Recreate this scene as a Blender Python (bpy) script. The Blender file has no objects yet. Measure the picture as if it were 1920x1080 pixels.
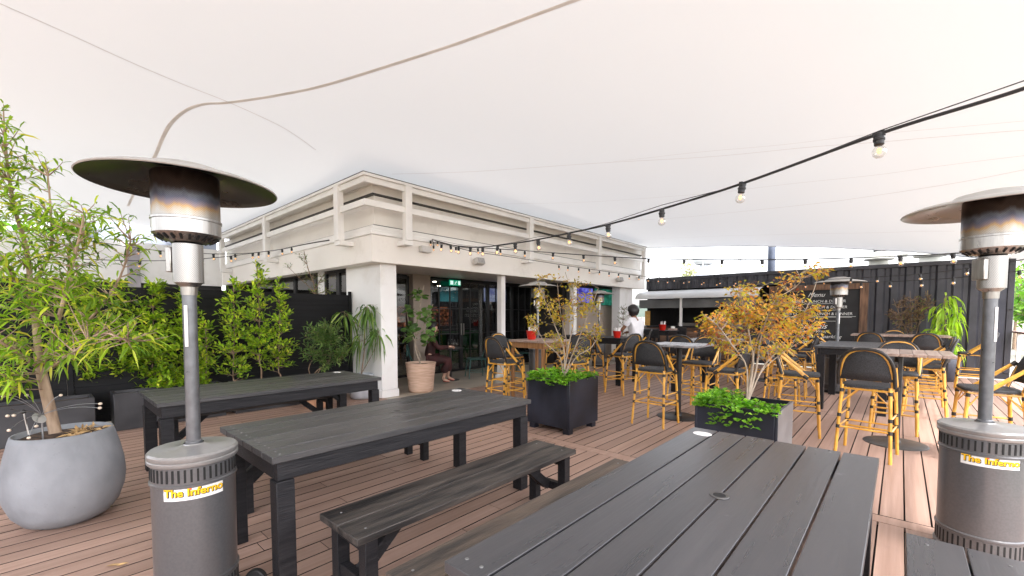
import bpy, bmesh, math, random
from mathutils import Vector, Matrix, Quaternion
R=math.radians; PI=math.pi; V=Vector
random.seed(7)
scn=bpy.context.scene
col=scn.collection

# ------------------------------------------------------------------ camera model
H=1.45; FPX=808.0; PH=R(3.0); PPY=592+FPX*math.tan(PH)
TH=math.atan2(810,730); CT,ST=math.cos(TH),math.sin(TH)
def W(a,b,z=0.0): return V((a*CT-b*ST,a*ST+b*CT,z))
def toab(p): return (p[0]*CT+p[1]*ST,-p[0]*ST+p[1]*CT)
def ray(px,py):
    x=(px-960)/FPX;u=(PPY-py)/FPX
    return V((x,math.cos(PH)+u*math.sin(PH),-math.sin(PH)+u*math.cos(PH)))
def at(px,py,Y):
    r=ray(px,py);t=Y/r.y
    return V((r.x*t,Y,H+r.z*t))
cam=bpy.data.cameras.new('camera'); camo=bpy.data.objects.new('camera',cam); col.objects.link(camo)
cam.sensor_width=36; cam.lens=36*FPX/1920; cam.shift_y=(PPY-540)/1920; cam.clip_start=.05; cam.clip_end=3000
camo.location=(0,0,H); camo.rotation_euler=(R(90)-PH,0,0); scn.camera=camo

# ------------------------------------------------------------------ materials
def newmat(name):
    m=bpy.data.materials.new(name); m.use_nodes=True; nt=m.node_tree
    for n in list(nt.nodes): nt.nodes.remove(n)
    out=nt.nodes.new('ShaderNodeOutputMaterial')
    return m,nt,out
def N(nt,t,**k):
    n=nt.nodes.new(t)
    for a,b in k.items():
        if a in n.inputs: n.inputs[a].default_value=b
        else: setattr(n,a,b)
    return n
def pm(name,c,rough=.55,metal=0,var=.12,scale=6,bump=0.0,bscale=40,c2=None,stretch=(1,1,1),island=0.0,coat=0,spec=.5,lo=.35,hi=.65,rvar=.1,detail=5,trans=None,scuff=None,scfac=.4,scscale=8,scth=.60):
    """principled surface with noise colour, roughness variation, bump and per-piece variation"""
    m,nt,out=newmat(name); L=nt.links.new
    p=N(nt,'ShaderNodeBsdfPrincipled'); p.inputs['Metallic'].default_value=metal
    p.inputs['Specular IOR Level'].default_value=spec; p.inputs['Coat Weight'].default_value=coat
    tc=N(nt,'ShaderNodeTexCoord'); mp=N(nt,'ShaderNodeMapping'); mp.inputs['Scale'].default_value=stretch
    L(tc.outputs['Object'],mp.inputs['Vector'])
    geo=N(nt,'ShaderNodeNewGeometry')
    vec=mp.outputs[0]
    if island:
        ad=N(nt,'ShaderNodeVectorMath',operation='ADD'); ml=N(nt,'ShaderNodeMath',operation='MULTIPLY'); ml.inputs[1].default_value=37.0
        L(geo.outputs['Random Per Island'],ml.inputs[0]); L(vec,ad.inputs[0]); L(ml.outputs[0],ad.inputs[1]); vec=ad.outputs[0]
    nz=N(nt,'ShaderNodeTexNoise'); nz.inputs['Scale'].default_value=scale; nz.inputs['Detail'].default_value=detail; L(vec,nz.inputs['Vector'])
    cr=N(nt,'ShaderNodeValToRGB'); L(nz.outputs['Fac'],cr.inputs[0])
    if c2 is None: c2=tuple(min(1,x*(1+var*2)) for x in c); c1=tuple(x*(1-var*1.5) for x in c)
    else: c1=c
    cr.color_ramp.elements[0].position=lo; cr.color_ramp.elements[1].position=hi
    cr.color_ramp.elements[0].color=(*c1,1); cr.color_ramp.elements[1].color=(*c2,1)
    cout=cr.outputs[0]
    if island:
        mr=N(nt,'ShaderNodeMapRange'); mr.inputs[3].default_value=1-island; mr.inputs[4].default_value=1+island
        L(geo.outputs['Random Per Island'],mr.inputs[0])
        vm=N(nt,'ShaderNodeVectorMath',operation='SCALE'); L(cout,vm.inputs[0]); L(mr.outputs[0],vm.inputs['Scale']); cout=vm.outputs[0]
    if scuff:
        n3=N(nt,'ShaderNodeTexNoise'); n3.inputs['Scale'].default_value=scscale; n3.inputs['Detail'].default_value=6; n3.inputs['Roughness'].default_value=.65; L(tc.outputs['Object'],n3.inputs['Vector'])
        m3=N(nt,'ShaderNodeMapRange'); m3.inputs[1].default_value=scth; m3.inputs[2].default_value=scth+.12; m3.inputs[4].default_value=scfac; L(n3.outputs['Fac'],m3.inputs[0])
        mx3=N(nt,'ShaderNodeMixRGB'); mx3.inputs[2].default_value=(*scuff,1); L(m3.outputs[0],mx3.inputs[0]); L(cout,mx3.inputs[1]); cout=mx3.outputs[0]
    L(cout,p.inputs['Base Color'])
    mr2=N(nt,'ShaderNodeMapRange'); mr2.inputs[3].default_value=max(.02,rough-rvar); mr2.inputs[4].default_value=min(1,rough+rvar)
    L(nz.outputs['Fac'],mr2.inputs[0]); L(mr2.outputs[0],p.inputs['Roughness'])
    if bump:
        nb=N(nt,'ShaderNodeTexNoise'); nb.inputs['Scale'].default_value=bscale; nb.inputs['Detail'].default_value=4; L(vec,nb.inputs['Vector'])
        bp=N(nt,'ShaderNodeBump'); bp.inputs['Strength'].default_value=bump; bp.inputs['Distance'].default_value=.01
        L(nb.outputs['Fac'],bp.inputs['Height']); L(bp.outputs[0],p.inputs['Normal'])
    if trans:
        tr=N(nt,'ShaderNodeBsdfTranslucent'); vm=N(nt,'ShaderNodeVectorMath',operation='SCALE'); vm.inputs['Scale'].default_value=1.3
        L(cout,vm.inputs[0]); L(vm.outputs[0],tr.inputs[0])
        mx=N(nt,'ShaderNodeMixShader'); mx.inputs[0].default_value=trans; L(p.outputs[0],mx.inputs[1]); L(tr.outputs[0],mx.inputs[2]); L(mx.outputs[0],out.inputs[0])
    else: L(p.outputs[0],out.inputs[0])
    return m
def emis(name,c,s,mixc=None,scale=5,lo=.4,hi=.6):
    m,nt,out=newmat(name); e=N(nt,'ShaderNodeEmission'); e.inputs[1].default_value=s; e.inputs[0].default_value=(*c,1)
    if mixc:
        tc=N(nt,'ShaderNodeTexCoord'); nz=N(nt,'ShaderNodeTexNoise'); nz.inputs['Scale'].default_value=scale; cr=N(nt,'ShaderNodeValToRGB')
        cr.color_ramp.elements[0].color=(*c,1); cr.color_ramp.elements[1].color=(*mixc,1); cr.color_ramp.elements[0].position=lo; cr.color_ramp.elements[1].position=hi
        nt.links.new(tc.outputs['Object'],nz.inputs['Vector']); nt.links.new(nz.outputs[0],cr.inputs[0]); nt.links.new(cr.outputs[0],e.inputs[0])
    nt.links.new(e.outputs[0],out.inputs[0]); return m
def glassmat(name,tint=(.9,.95,.95),refl=.12,rough=.02):
    m,nt,out=newmat(name); L=nt.links.new
    t=N(nt,'ShaderNodeBsdfTransparent'); t.inputs[0].default_value=(*tint,1)
    g=N(nt,'ShaderNodeBsdfGlossy'); g.inputs['Roughness'].default_value=rough
    lw=N(nt,'ShaderNodeLayerWeight'); lw.inputs[0].default_value=.35
    mr=N(nt,'ShaderNodeMapRange'); mr.inputs[3].default_value=refl*.5; mr.inputs[4].default_value=min(1,refl*4)
    mx=N(nt,'ShaderNodeMixShader'); L(lw.outputs['Fresnel'],mr.inputs[0]); L(mr.outputs[0],mx.inputs[0]); L(t.outputs[0],mx.inputs[1]); L(g.outputs[0],mx.inputs[2]); L(mx.outputs[0],out.inputs[0])
    return m
def leafmat(name,c1,c2,c3=None,tr=.35,rough=.42):
    """leaf colour ramps over the random value of each leaf"""
    m,nt,out=newmat(name); L=nt.links.new
    p=N(nt,'ShaderNodeBsdfPrincipled'); p.inputs['Roughness'].default_value=rough; p.inputs['Specular IOR Level'].default_value=.4
    geo=N(nt,'ShaderNodeNewGeometry'); cr=N(nt,'ShaderNodeValToRGB'); L(geo.outputs['Random Per Island'],cr.inputs[0])
    cr.color_ramp.elements[0].color=(*c1,1); cr.color_ramp.elements[1].color=(*c2,1)
    if c3: e=cr.color_ramp.elements.new(.78); e.color=(*c2,1); cr.color_ramp.elements[-1].color=(*c3,1)
    tc=N(nt,'ShaderNodeTexCoord'); nz=N(nt,'ShaderNodeTexNoise'); nz.inputs['Scale'].default_value=3.5; L(tc.outputs['Object'],nz.inputs['Vector'])
    mr=N(nt,'ShaderNodeMapRange'); mr.inputs[1].default_value=.3; mr.inputs[2].default_value=.7; mr.inputs[3].default_value=.55; mr.inputs[4].default_value=1.45; L(nz.outputs[0],mr.inputs[0])
    vm=N(nt,'ShaderNodeVectorMath',operation='SCALE'); L(cr.outputs[0],vm.inputs[0]); L(mr.outputs[0],vm.inputs['Scale'])
    L(vm.outputs[0],p.inputs['Base Color'])
    t=N(nt,'ShaderNodeBsdfTranslucent'); vm2=N(nt,'ShaderNodeVectorMath',operation='MULTIPLY'); vm2.inputs[1].default_value=(1.5,1.6,.7); L(vm.outputs[0],vm2.inputs[0]); L(vm2.outputs[0],t.inputs[0])
    mx=N(nt,'ShaderNodeMixShader'); mx.inputs[0].default_value=tr; L(p.outputs[0],mx.inputs[1]); L(t.outputs[0],mx.inputs[2]); L(mx.outputs[0],out.inputs[0])
    return m

M={}
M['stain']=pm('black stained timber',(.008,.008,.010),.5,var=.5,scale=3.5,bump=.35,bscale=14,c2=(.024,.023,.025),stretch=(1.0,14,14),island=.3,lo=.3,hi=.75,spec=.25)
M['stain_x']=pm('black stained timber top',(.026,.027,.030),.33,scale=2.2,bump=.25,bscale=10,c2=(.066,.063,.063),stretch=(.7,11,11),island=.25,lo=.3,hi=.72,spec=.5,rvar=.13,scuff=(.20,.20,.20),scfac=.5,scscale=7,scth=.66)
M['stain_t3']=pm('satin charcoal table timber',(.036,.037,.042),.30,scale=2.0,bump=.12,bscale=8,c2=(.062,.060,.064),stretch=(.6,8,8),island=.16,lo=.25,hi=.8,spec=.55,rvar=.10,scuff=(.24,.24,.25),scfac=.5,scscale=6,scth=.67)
M['stain_worn']=pm('worn black timber',(.014,.013,.013),.48,scale=2.0,bump=.4,bscale=12,c2=(.12,.10,.085),stretch=(.9,9,9),island=.15,lo=.40,hi=.86,spec=.45)
M['stain_worn2']=pm('worn brown black timber',(.035,.030,.027),.5,scale=2.0,bump=.4,bscale=12,c2=(.16,.12,.09),stretch=(.9,9,9),island=.2,lo=.35,hi=.8,spec=.4)
M['deck']=pm('composite deck boards',(.285,.178,.135),.50,scale=1.6,bump=.25,bscale=9,c2=(.43,.295,.235),stretch=(.5,18,18),island=.14,lo=.25,hi=.8,spec=.4,scuff=(.25,.17,.14),scfac=.5,scscale=1.6)
M['under']=pm('painted gap shade and deck base',(.012,.009,.008),.9)
M['white']=pm('white painted render',(.88,.875,.865),.55,var=.02,scuff=(.62,.59,.54),scfac=.35,scscale=1.1,scth=.56,scale=1.3,bump=.08,bscale=60)
M['warmwhite']=pm('warm white painted board',(.88,.845,.795),.5,var=.02,scuff=(.60,.56,.50),scfac=.35,scscale=1.3,scth=.56,scale=.9,bump=.06,bscale=30)
M['trim']=pm('white gloss trim',(.89,.875,.85),.42,var=.03,scale=2)
M['bounce_grey']=pm('grey bounce absorber',(.12,.115,.11),.6,var=.1)
M['shadowline']=pm('dark flashing',(.03,.028,.027),.5)
M['beigefloor']=pm('polished concrete',(.40,.35,.29),.35,var=.12,scale=1.5,bump=.05)
M['tan']=pm('tan render wall',(.36,.30,.25),.7,var=.05,scale=2)
M['fence']=pm('black fence paint',(.007,.007,.008),.6,spec=.2,var=.3,scale=2,stretch=(.5,8,8))
M['contain']=pm('charcoal corrugated steel',(.030,.030,.038),.42,scale=1.8,c2=(.062,.062,.076),bump=.15,bscale=25,spec=.55)
M['contain2']=pm('blue black steel door',(.040,.042,.062),.38,scale=1.5,c2=(.07,.074,.10),spec=.55)
M['greysteel']=pm('hammered grey enamel',(.13,.131,.136),.30,metal=.5,var=.03,scale=90,detail=1,rvar=.02,spec=.5,coat=.2)
M['lidsteel']=pm('light grey enamel lid',(.30,.295,.29),.30,metal=.5,var=.02,scale=60,detail=1,rvar=.02)
M['slot']=pm('slot shadow',(.008,.008,.008),.8)
M['polesteel']=pm('grey hammered pole',(.15,.155,.165),.32,metal=.6,var=.07,scale=26,bump=.10,bscale=90)
M['stainless']=pm('brushed stainless',(.35,.335,.315),.30,metal=1,var=.08,scale=12,stretch=(6,6,.6),bump=.05,rvar=.08)
M['alu']=pm('spun aluminium',(.15,.15,.14),.30,metal=.9,var=.06,scale=4)
M['alutop']=pm('dull white aluminium top',(.42,.41,.39),.45,metal=.3,var=.06,scale=4)
M['concrete']=pm('pale grey fibre concrete',(.15,.158,.172),.64,scale=3.4,c2=(.31,.322,.345),bump=.4,bscale=22,lo=.25,hi=.75,stretch=(1,1,.7),scuff=(.12,.13,.15),scfac=.55,scscale=16,scth=.64)
M['potwhite']=pm('white grey glazed pot',(.46,.48,.52),.5,var=.08,scale=5)
M['terracotta']=pm('terracotta',(.50,.28,.17),.7,var=.15,scale=6,bump=.2)
M['pinkpot']=pm('ribbed pink clay',(.50,.33,.235),.75,scale=4,c2=(.66,.47,.36),stretch=(1,1,9),bump=.6,bscale=9)
M['soil']=pm('potting soil',(.018,.011,.008),.95,scale=25,c2=(.09,.055,.035),bump=1,bscale=45)
M['fibre']=pm('black fibre planter',(.005,.006,.009),.36,scale=2.2,c2=(.022,.025,.038),bump=.12,bscale=8,spec=.38)
M['fibre2']=pm('charcoal planter',(.022,.022,.025),.5,scale=3,c2=(.05,.05,.055),bump=.2,bscale=12)
M['fibregrey']=pm('grey planter side',(.12,.12,.125),.40,scale=3,c2=(.19,.19,.195),bump=.15,bscale=14)
M['bark']=pm('grey brown bark',(.20,.13,.085),.8,scale=14,c2=(.46,.34,.24),stretch=(1,1,.25),bump=.8,bscale=30)
M['barkthin']=pm('thin brown stem',(.16,.10,.06),.8,scale=12,c2=(.32,.23,.16))
M['barkpale']=pm('pale twig',(.30,.24,.18),.8,scale=12,c2=(.45,.37,.29))
M['bamboo']=pm('varnished bamboo cane',(.58,.27,.030),.33,scale=9,c2=(.80,.44,.07),stretch=(1,1,1),spec=.6,coat=.4,island=.12,bump=.1,bscale=20)
M['wrap']=pm('black cane wrapping',(.02,.017,.015),.5,var=.3,scale=30)
M['mesh']=pm('black woven mesh',(.012,.013,.015),.6,scale=120,c2=(.045,.047,.052),bump=.6,bscale=220,spec=.5)
M['greymesh']=pm('grey woven mesh',(.07,.072,.08),.55,scale=120,c2=(.16,.165,.18),bump=.5,bscale=220)
M['tabletimber']=pm('brown slatted bar top',(.26,.17,.13),.32,scale=3,c2=(.42,.32,.27),stretch=(.8,12,12),island=.2,spec=.6)
M['orangewood']=pm('oiled orange timber',(.22,.10,.035),.45,scale=5,c2=(.36,.18,.07),stretch=(5,5,.6))
M['greytop']=pm('grey laminate top',(.20,.195,.20),.28,scale=2,c2=(.32,.31,.32),stretch=(1,7,7),spec=.6)
M['blackiron']=pm('black cast iron',(.018,.018,.020),.38,var=.3,scale=10,metal=.2,bump=.1)
M['greyiron']=pm('dark grey disc base',(.075,.072,.07),.4,var=.15,scale=8,metal=.3)
M['rubber']=pm('black rubber',(.012,.012,.012),.6,var=.2)
M['cable']=pm('black cable',(.012,.012,.013),.5,var=.2)
M['red']=pm('red enamel bucket',(.55,.02,.012),.3,var=.08)
M['paper']=pm('white paper',(.82,.82,.80),.8,var=.03)
M['timberframe']=pm('rough brown timber',(.085,.045,.026),.6,scale=4,c2=(.24,.13,.075),stretch=(6,6,.6),bump=.4,bscale=12)
M['timberh']=pm('brown timber boards',(.07,.038,.024),.6,scale=4,c2=(.19,.105,.065),stretch=(6,.6,6),bump=.4,bscale=12,island=.2)
M['chalk']=pm('blackboard',(.010,.010,.011),.6,scale=3,c2=(.022,.022,.024))
M['chalkwhite']=pm('chalk white paint',(.80,.80,.78),.8,var=.03)
M['awning']=pm('white curved metal awning',(.66,.67,.68),.38,var=.05,scale=1.5)
M['shutter']=pm('grey roller shutter',(.17,.175,.175),.42,metal=.3,var=.1,scale=2)
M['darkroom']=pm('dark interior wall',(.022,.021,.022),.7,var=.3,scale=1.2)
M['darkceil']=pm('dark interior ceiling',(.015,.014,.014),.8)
M['frameblack']=pm('black door frame',(.010,.010,.011),.35,var=.2)
M['glass']=glassmat('tinted glass',(.58,.60,.60),.11)
M['clearglass']=glassmat('window glass',(.35,.38,.40),.30)
M['bulbglass']=glassmat('clear bulb glass',(.97,.95,.92),.10)
M['filament']=emis('warm filament',(1.0,.42,.10),6)
M['filfar']=emis('warm bulb glow',(1.0,.45,.13),2.2)
M['downlight']=emis('downlight',(1,.85,.65),60)
M['tvsport']=emis('tv green blue',(.02,.12,.14),.8,(.08,.40,.45),2.2)
M['tvblue']=emis('tv blue',(.05,.04,.30),.9,(.22,.24,.85),4)
M['tvwhite']=emis('tv white blue',(.30,.33,.75),1.1,(.65,.70,1.0),5)
M['tvfield']=emis('tv field',(.01,.05,.03),.8,(.03,.22,.15),3)
M['exitg']=emis('exit green',(.0,.30,.16),.9)
M['exitw']=emis('exit white',(.75,1,.9),1.0)
M['greenbar']=pm('green bar front',(.012,.20,.025),.35,var=.1); 
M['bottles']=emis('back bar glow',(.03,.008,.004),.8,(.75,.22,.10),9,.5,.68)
M['greenchair']=pm('dark green metal',(.015,.07,.06),.35,metal=.2)
M['skin_d']=pm('brown skin',(.24,.115,.065),.5,var=.06,scale=8)
M['skin_l']=pm('light skin',(.55,.33,.24),.5,var=.05,scale=8)
M['hair']=pm('black hair',(.010,.008,.008),.4,var=.5,scale=30,stretch=(3,3,.5),bump=.5,bscale=60)
M['shirt']=pm('white cotton',(.78,.77,.80),.85,var=.03,scale=6,bump=.5,bscale=7)
M['trouser']=pm('black trousers',(.012,.012,.014),.8,var=.3,bump=.3,bscale=8)
M['dress']=pm('dark maroon dress',(.045,.012,.012),.8,var=.3,bump=.4,bscale=8)
M['shoe']=pm('dark shoe',(.015,.015,.018),.5)
M['sandal']=pm('red sandal',(.35,.03,.02),.5)
M['sticker']=pm('white sticker',(.74,.73,.72),.25,var=.03,spec=.6)
M['yellow']=pm('yellow print',(.85,.50,.01),.3,var=.04)
M['black']=pm('black print',(.008,.008,.008),.35,var=.1)
M['flame']=pm('orange flame print',(.75,.12,.02),.35,var=.1)
M['screw']=pm('screw head',(.22,.22,.22),.4,metal=.7)
M['grass']=pm('grass ground',(.13,.125,.095),.9,scale=.4,c2=(.24,.225,.18),bump=.5,bscale=4)
M['hillgreen']=pm('far hill',(.10,.14,.12),.9,scale=.02,c2=(.16,.20,.17))
M['tankmetal']=pm('haze tinted water tower steel',(.50,.54,.60),.6,scale=.3,c2=(.62,.66,.72))  # distance haze is put into the steel colour
M['pylon']=pm('galvanised lattice',(.40,.42,.44),.6)
M['ventgrey']=pm('weathered vent',(.50,.51,.44),.55,scale=5,c2=(.64,.64,.57))
M['postblue']=pm('blue grey post',(.07,.085,.12),.4,var=.1)
M['greypost']=pm('lilac grey post',(.36,.34,.37),.55,var=.05)
M['bluetank']=pm('grey blue cladding',(.30,.33,.40),.6,var=.06,scale=1)
M['speakerwhite']=pm('white speaker shell',(.60,.585,.56),.5,var=.03)
M['grille']=pm('grey speaker grille',(.34,.33,.32),.6,var=.1,scale=60)
M['handrail']=pm('red brown handrail',(.22,.10,.06),.4,scale=4,c2=(.34,.18,.12),stretch=(.6,8,8))
M['wire']=pm('steel wire',(.30,.30,.31),.35,metal=.9)
M['ball']=pm('frosted cream ball',(.62,.52,.42),.45,var=.08,scale=20)
M['dryleaf']=pm('dry leaf',(.42,.27,.12),.7,var=.2,scale=20)
# leaves
LF={}
LF['willow']=leafmat('long fresh leaf',(.06,.15,.012),(.34,.52,.04),(.62,.56,.08),tr=.45)
LF['hedge']=leafmat('hedge leaf',(.06,.15,.012),(.38,.55,.035),(.66,.68,.07),tr=.42)
LF['dark']=leafmat('dark bush leaf',(.035,.085,.02),(.12,.21,.05),(.20,.26,.08),tr=.25)
LF['droop']=leafmat('drooping leaf',(.04,.10,.02),(.15,.26,.05),(.26,.33,.08),tr=.3)
LF['fiddle']=leafmat('round fiddle leaf',(.035,.09,.02),(.13,.24,.06),(.22,.30,.10),tr=.25)
LF['autumn_y']=leafmat('yellow autumn leaf',(.20,.22,.03),(.62,.42,.05),(.26,.07,.03),tr=.35)
LF['autumn_o']=leafmat('orange autumn leaf',(.40,.42,.04),(.70,.33,.07),(.24,.045,.04),tr=.35)
LF['dryb']=leafmat('brown twig leaf',(.10,.055,.035),(.26,.16,.09),(.16,.22,.06),tr=.25)
LF['lime']=leafmat('lime drooping leaf',(.20,.36,.02),(.42,.60,.05),(.50,.62,.10),tr=.45)
LF['cover']=leafmat('bright ground cover leaf',(.06,.20,.012),(.22,.46,.035),(.30,.50,.06),tr=.4)
LF['sparse']=leafmat('sparse leaf',(.05,.09,.02),(.16,.22,.05),(.32,.26,.08),tr=.3)
LF['far']=leafmat('far hedge leaf',(.06,.17,.02),(.20,.38,.06),(.26,.42,.08),tr=.35)
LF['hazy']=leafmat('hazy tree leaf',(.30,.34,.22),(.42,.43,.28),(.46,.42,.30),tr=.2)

# ------------------------------------------------------------------ mesh builder
class MB:
    def __init__(s): s.v=[]; s.f=[]; s.mi=[]; s.cur=0
    def add(s,vs,fs):
        o=len(s.v); s.v+= [tuple(x) for x in vs]; s.f+=[tuple(o+i for i in f) for f in fs]; s.mi+=[s.cur]*len(fs); return s
    def box(s,x0,x1,y0,y1,z0,z1,mx=None):
        vs=[V((x,y,z)) for z in (z0,z1) for y in (y0,y1) for x in (x0,x1)]
        if mx: vs=[mx@q for q in vs]
        return s.add(vs,[(0,2,3,1),(4,5,7,6),(0,1,5,4),(2,6,7,3),(0,4,6,2),(1,3,7,5)])
    def bar(s,p0,p1,w,h,up=V((0,0,1))):
        p0,p1=V(p0),V(p1); d=(p1-p0); l=d.length; d.normalize()
        if abs(d.dot(up))>.98: up=V((0,1,0))
        x=d.cross(up).normalized(); y=x.cross(d)
        mx=Matrix((( x.x,y.x,d.x,p0.x),(x.y,y.y,d.y,p0.y),(x.z,y.z,d.z,p0.z),(0,0,0,1)))
        return s.box(-w/2,w/2,-h/2,h/2,0,l,mx)
    def tube(s,pts,r,n=8,closed=False,cap=True):
        pts=[V(p) for p in pts]; k=len(pts); rs=r if isinstance(r,(list,tuple)) else [r]*k
        vs=[];fs=[]; prev=None
        for i,p in enumerate(pts):
            if closed: t=pts[(i+1)%k]-pts[i-1]
            else: t=pts[min(i+1,k-1)]-pts[max(i-1,0)]
            t=t.normalized() if t.length>1e-9 else V((0,0,1))
            if prev is None:
                a=t.orthogonal().normalized()
            else:
                a=(prev-t*prev.dot(t)); a=a.normalized() if a.length>1e-6 else t.orthogonal().normalized()
            prev=a; b=t.cross(a)
            for j in range(n):
                an=2*PI*j/n; vs.append(p+(a*math.cos(an)+b*math.sin(an))*rs[i])
        m=k if closed else k-1
        for i in range(m):
            i2=(i+1)%k
            for j in range(n):
                j2=(j+1)%n; fs.append((i*n+j,i*n+j2,i2*n+j2,i2*n+j))
        if cap and not closed:
            fs.append(tuple(range(n-1,-1,-1))); fs.append(tuple((k-1)*n+j for j in range(n)))
        return s.add(vs,fs)
    def lathe(s,prof,n=32,cx=0,cy=0,sx=1,sy=1,mx=None,caps=True):
        vs=[];fs=[];k=len(prof)
        for r,z in prof:
            for j in range(n):
                an=2*PI*j/n; q=V((cx+r*math.cos(an)*sx,cy+r*math.sin(an)*sy,z)); vs.append(mx@q if mx else q)
        for i in range(k-1):
            for j in range(n):
                j2=(j+1)%n; fs.append((i*n+j,i*n+j2,(i+1)*n+j2,(i+1)*n+j))
        if caps:
            if prof[0][0]>1e-4: fs.append(tuple(range(n-1,-1,-1)))
            if prof[-1][0]>1e-4: fs.append(tuple((k-1)*n+j for j in range(n)))
        return s.add(vs,fs)
    def ball(s,c,r,n=10,sc=(1,1,1)):
        c=V(c); prof=[(r*math.sin(PI*i/(n//2+1)),-r*math.cos(PI*i/(n//2+1))) for i in range(n//2+2)]
        prof[0]=(1e-5,-r); prof[-1]=(1e-5,r)
        return s.lathe(prof,n,mx=Matrix.Translation(c)@Matrix.Diagonal((*sc,1)),caps=False)
    def build(s,name,mat,parent=None,bevel=0,smooth=35,loc=None,seg=2,recalc=False):
        me=bpy.data.meshes.new(name); me.from_pydata(s.v,[],s.f)
        mats=mat if isinstance(mat,(list,tuple)) else [mat]
        for m in mats: me.materials.append(m)
        if len(mats)>1: me.polygons.foreach_set('material_index',s.mi)
        if smooth:
            me.polygons.foreach_set('use_smooth',[True]*len(me.polygons)); 
        me.update()
        if smooth and smooth<180: me.set_sharp_from_angle(angle=R(smooth))
        o=bpy.data.objects.new(name,me); col.objects.link(o)
        if bevel:
            b=o.modifiers.new('bevel','BEVEL'); b.width=bevel; b.segments=seg; b.limit_method='ANGLE'; b.angle_limit=R(40); b.harden_normals=False
        if parent: o.parent=parent
        if loc is not None: o.location=loc
        return o
def props(o,label,cat,group=None,kind=None):
    o['label']=label; o['category']=cat
    if group: o['group']=group
    if kind: o['kind']=kind
    return o
def thing(name,label,cat,loc,rot=0.0,group=None):
    """an empty at the base of a thing; loc in world, rot about z in world"""
    o=bpy.data.objects.new(name,None); o.empty_display_size=.1; col.objects.link(o); o.location=loc; o.rotation_euler=(0,0,rot)
    return props(o,label,cat,group)
def thab(name,label,cat,a,b,z=0.0,rot=0.0,group=None): return thing(name,label,cat,W(a,b,z),TH+rot,group)
KIDS={}
def copy_tree(o,parent=None):
    c=o.copy(); col.objects.link(c)
    if parent: c.parent=parent
    for ch in list(o.children): copy_tree(ch,c)
    return c
def clone(src,label,a,b,z=0,rot=0,loc=None,wr=None,group=None):
    c=copy_tree(src); c['label']=label
    c.location=W(a,b,z) if loc is None else loc; c.rotation_euler=(0,0,TH+rot if wr is None else wr)
    if group: c['group']=group
    return c
def structure(o,label=None):
    o['kind']='structure'
    if label: o['label']=label
    return o
def textmesh(s,size,mat,name,parent,mx,shear=0,extrude=.0006,offset=0,align='CENTER',bend=None,space=1.0,part=True):
    cu=bpy.data.curves.new(name,'FONT'); cu.body=s; cu.size=size; cu.shear=shear; cu.extrude=extrude; cu.offset=offset; cu.align_x=align; cu.align_y='CENTER'; cu.space_character=space
    t=bpy.data.objects.new(name,cu); col.objects.link(t)
    dg=bpy.context.evaluated_depsgraph_get(); me=bpy.data.meshes.new_from_object(t.evaluated_get(dg))
    bpy.data.objects.remove(t); bpy.data.curves.remove(cu)
    if bend: 
        for v in me.vertices: v.co=bend(v.co)
    me.transform(mx); me.materials.clear(); me.materials.append(mat)
    o=bpy.data.objects.new(name,me); col.objects.link(o); o.parent=parent
    return o

# ------------------------------------------------------------------ foliage
def leaf(mb,p,d,l,w,droop=.25,seg=2,roll=None,cup=.15):
    d=V(d).normalized(); up=V((0,0,1))
    s=d.cross(up)
    if s.length<.1: s=d.orthogonal()
    s.normalize()
    ang=random.uniform(-.9,.9) if roll is None else roll
    s=Quaternion(d,ang)@s; n=s.cross(d)
    pts=[];cur=V(p)
    if seg==1:
        mid=cur+d*l*.5-n*0+V((0,0,-droop*l*.12)); tip=cur+d*l+V((0,0,-droop*l*.5))
        mb.add([cur,mid+s*w/2+n*cup*w,mid,mid-s*w/2+n*cup*w,tip],[(0,1,2),(0,2,3),(1,4,2),(2,4,3)])
    else:
        m1=cur+d*l*.3+V((0,0,-droop*l*.06)); m2=cur+d*l*.68+V((0,0,-droop*l*.3)); tip=cur+d*l*.95+V((0,0,-droop*l*.75))
        mb.add([cur,m1+s*w/2+n*cup*w,m1,m1-s*w/2+n*cup*w,m2+s*w*.42+n*cup*w,m2,m2-s*w*.42+n*cup*w,tip],
               [(0,1,2),(0,2,3),(1,4,5,2),(2,5,6,3),(4,7,5),(5,7,6)])
def roundleaf(mb,p,d,l,w,droop=.2):
    d=V(d).normalized(); s=d.cross(V((0,0,1)))
    if s.length<.1: s=d.orthogonal()
    s.normalize(); s=Quaternion(d,random.uniform(-.8,.8))@s; n=s.cross(d)
    vs=[V(p)];k=8
    for i in range(k+1):
        t=i/k; wv=math.sin(PI*t**.8)*w/2; pass
    prof=[(.12,.28),(.35,.46),(.62,.5),(.85,.36),(1.0,0)]
    L_=[V(p)+d*l*t+s*w*q+n*w*.10-V((0,0,droop*l*t*t*.5)) for t,q in prof]; R_=[V(p)+d*l*t-s*w*q+n*w*.10-V((0,0,droop*l*t*t*.5)) for t,q in prof[:-1]]
    C=[V(p)+d*l*t-V((0,0,droop*l*t*t*.5)) for t,q in prof[:-1]]
    vs=[V(p)]+L_+R_+C
    # idx: 0 base, 1-5 L(5=tip), 6-9 R, 10-13 C
    fs=[(0,1,10),(0,10,6)]
    for i in range(3): fs+=[(1+i,2+i,11+i,10+i),(10+i,11+i,7+i,6+i)]
    fs+=[(4,5,13),(13,5,9)]
    mb.add(vs,fs)
def inell(c,r):
    while 1:
        q=V((random.uniform(-1,1),random.uniform(-1,1),random.uniform(-1,1)))
        if .12<q.length<=1: break
    q=q*(.55+.45*random.random()) if random.random()<.3 else q
    return V((c[0]+q.x*r[0],c[1]+q.y*r[1],c[2]+q.z*r[2]))
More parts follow.
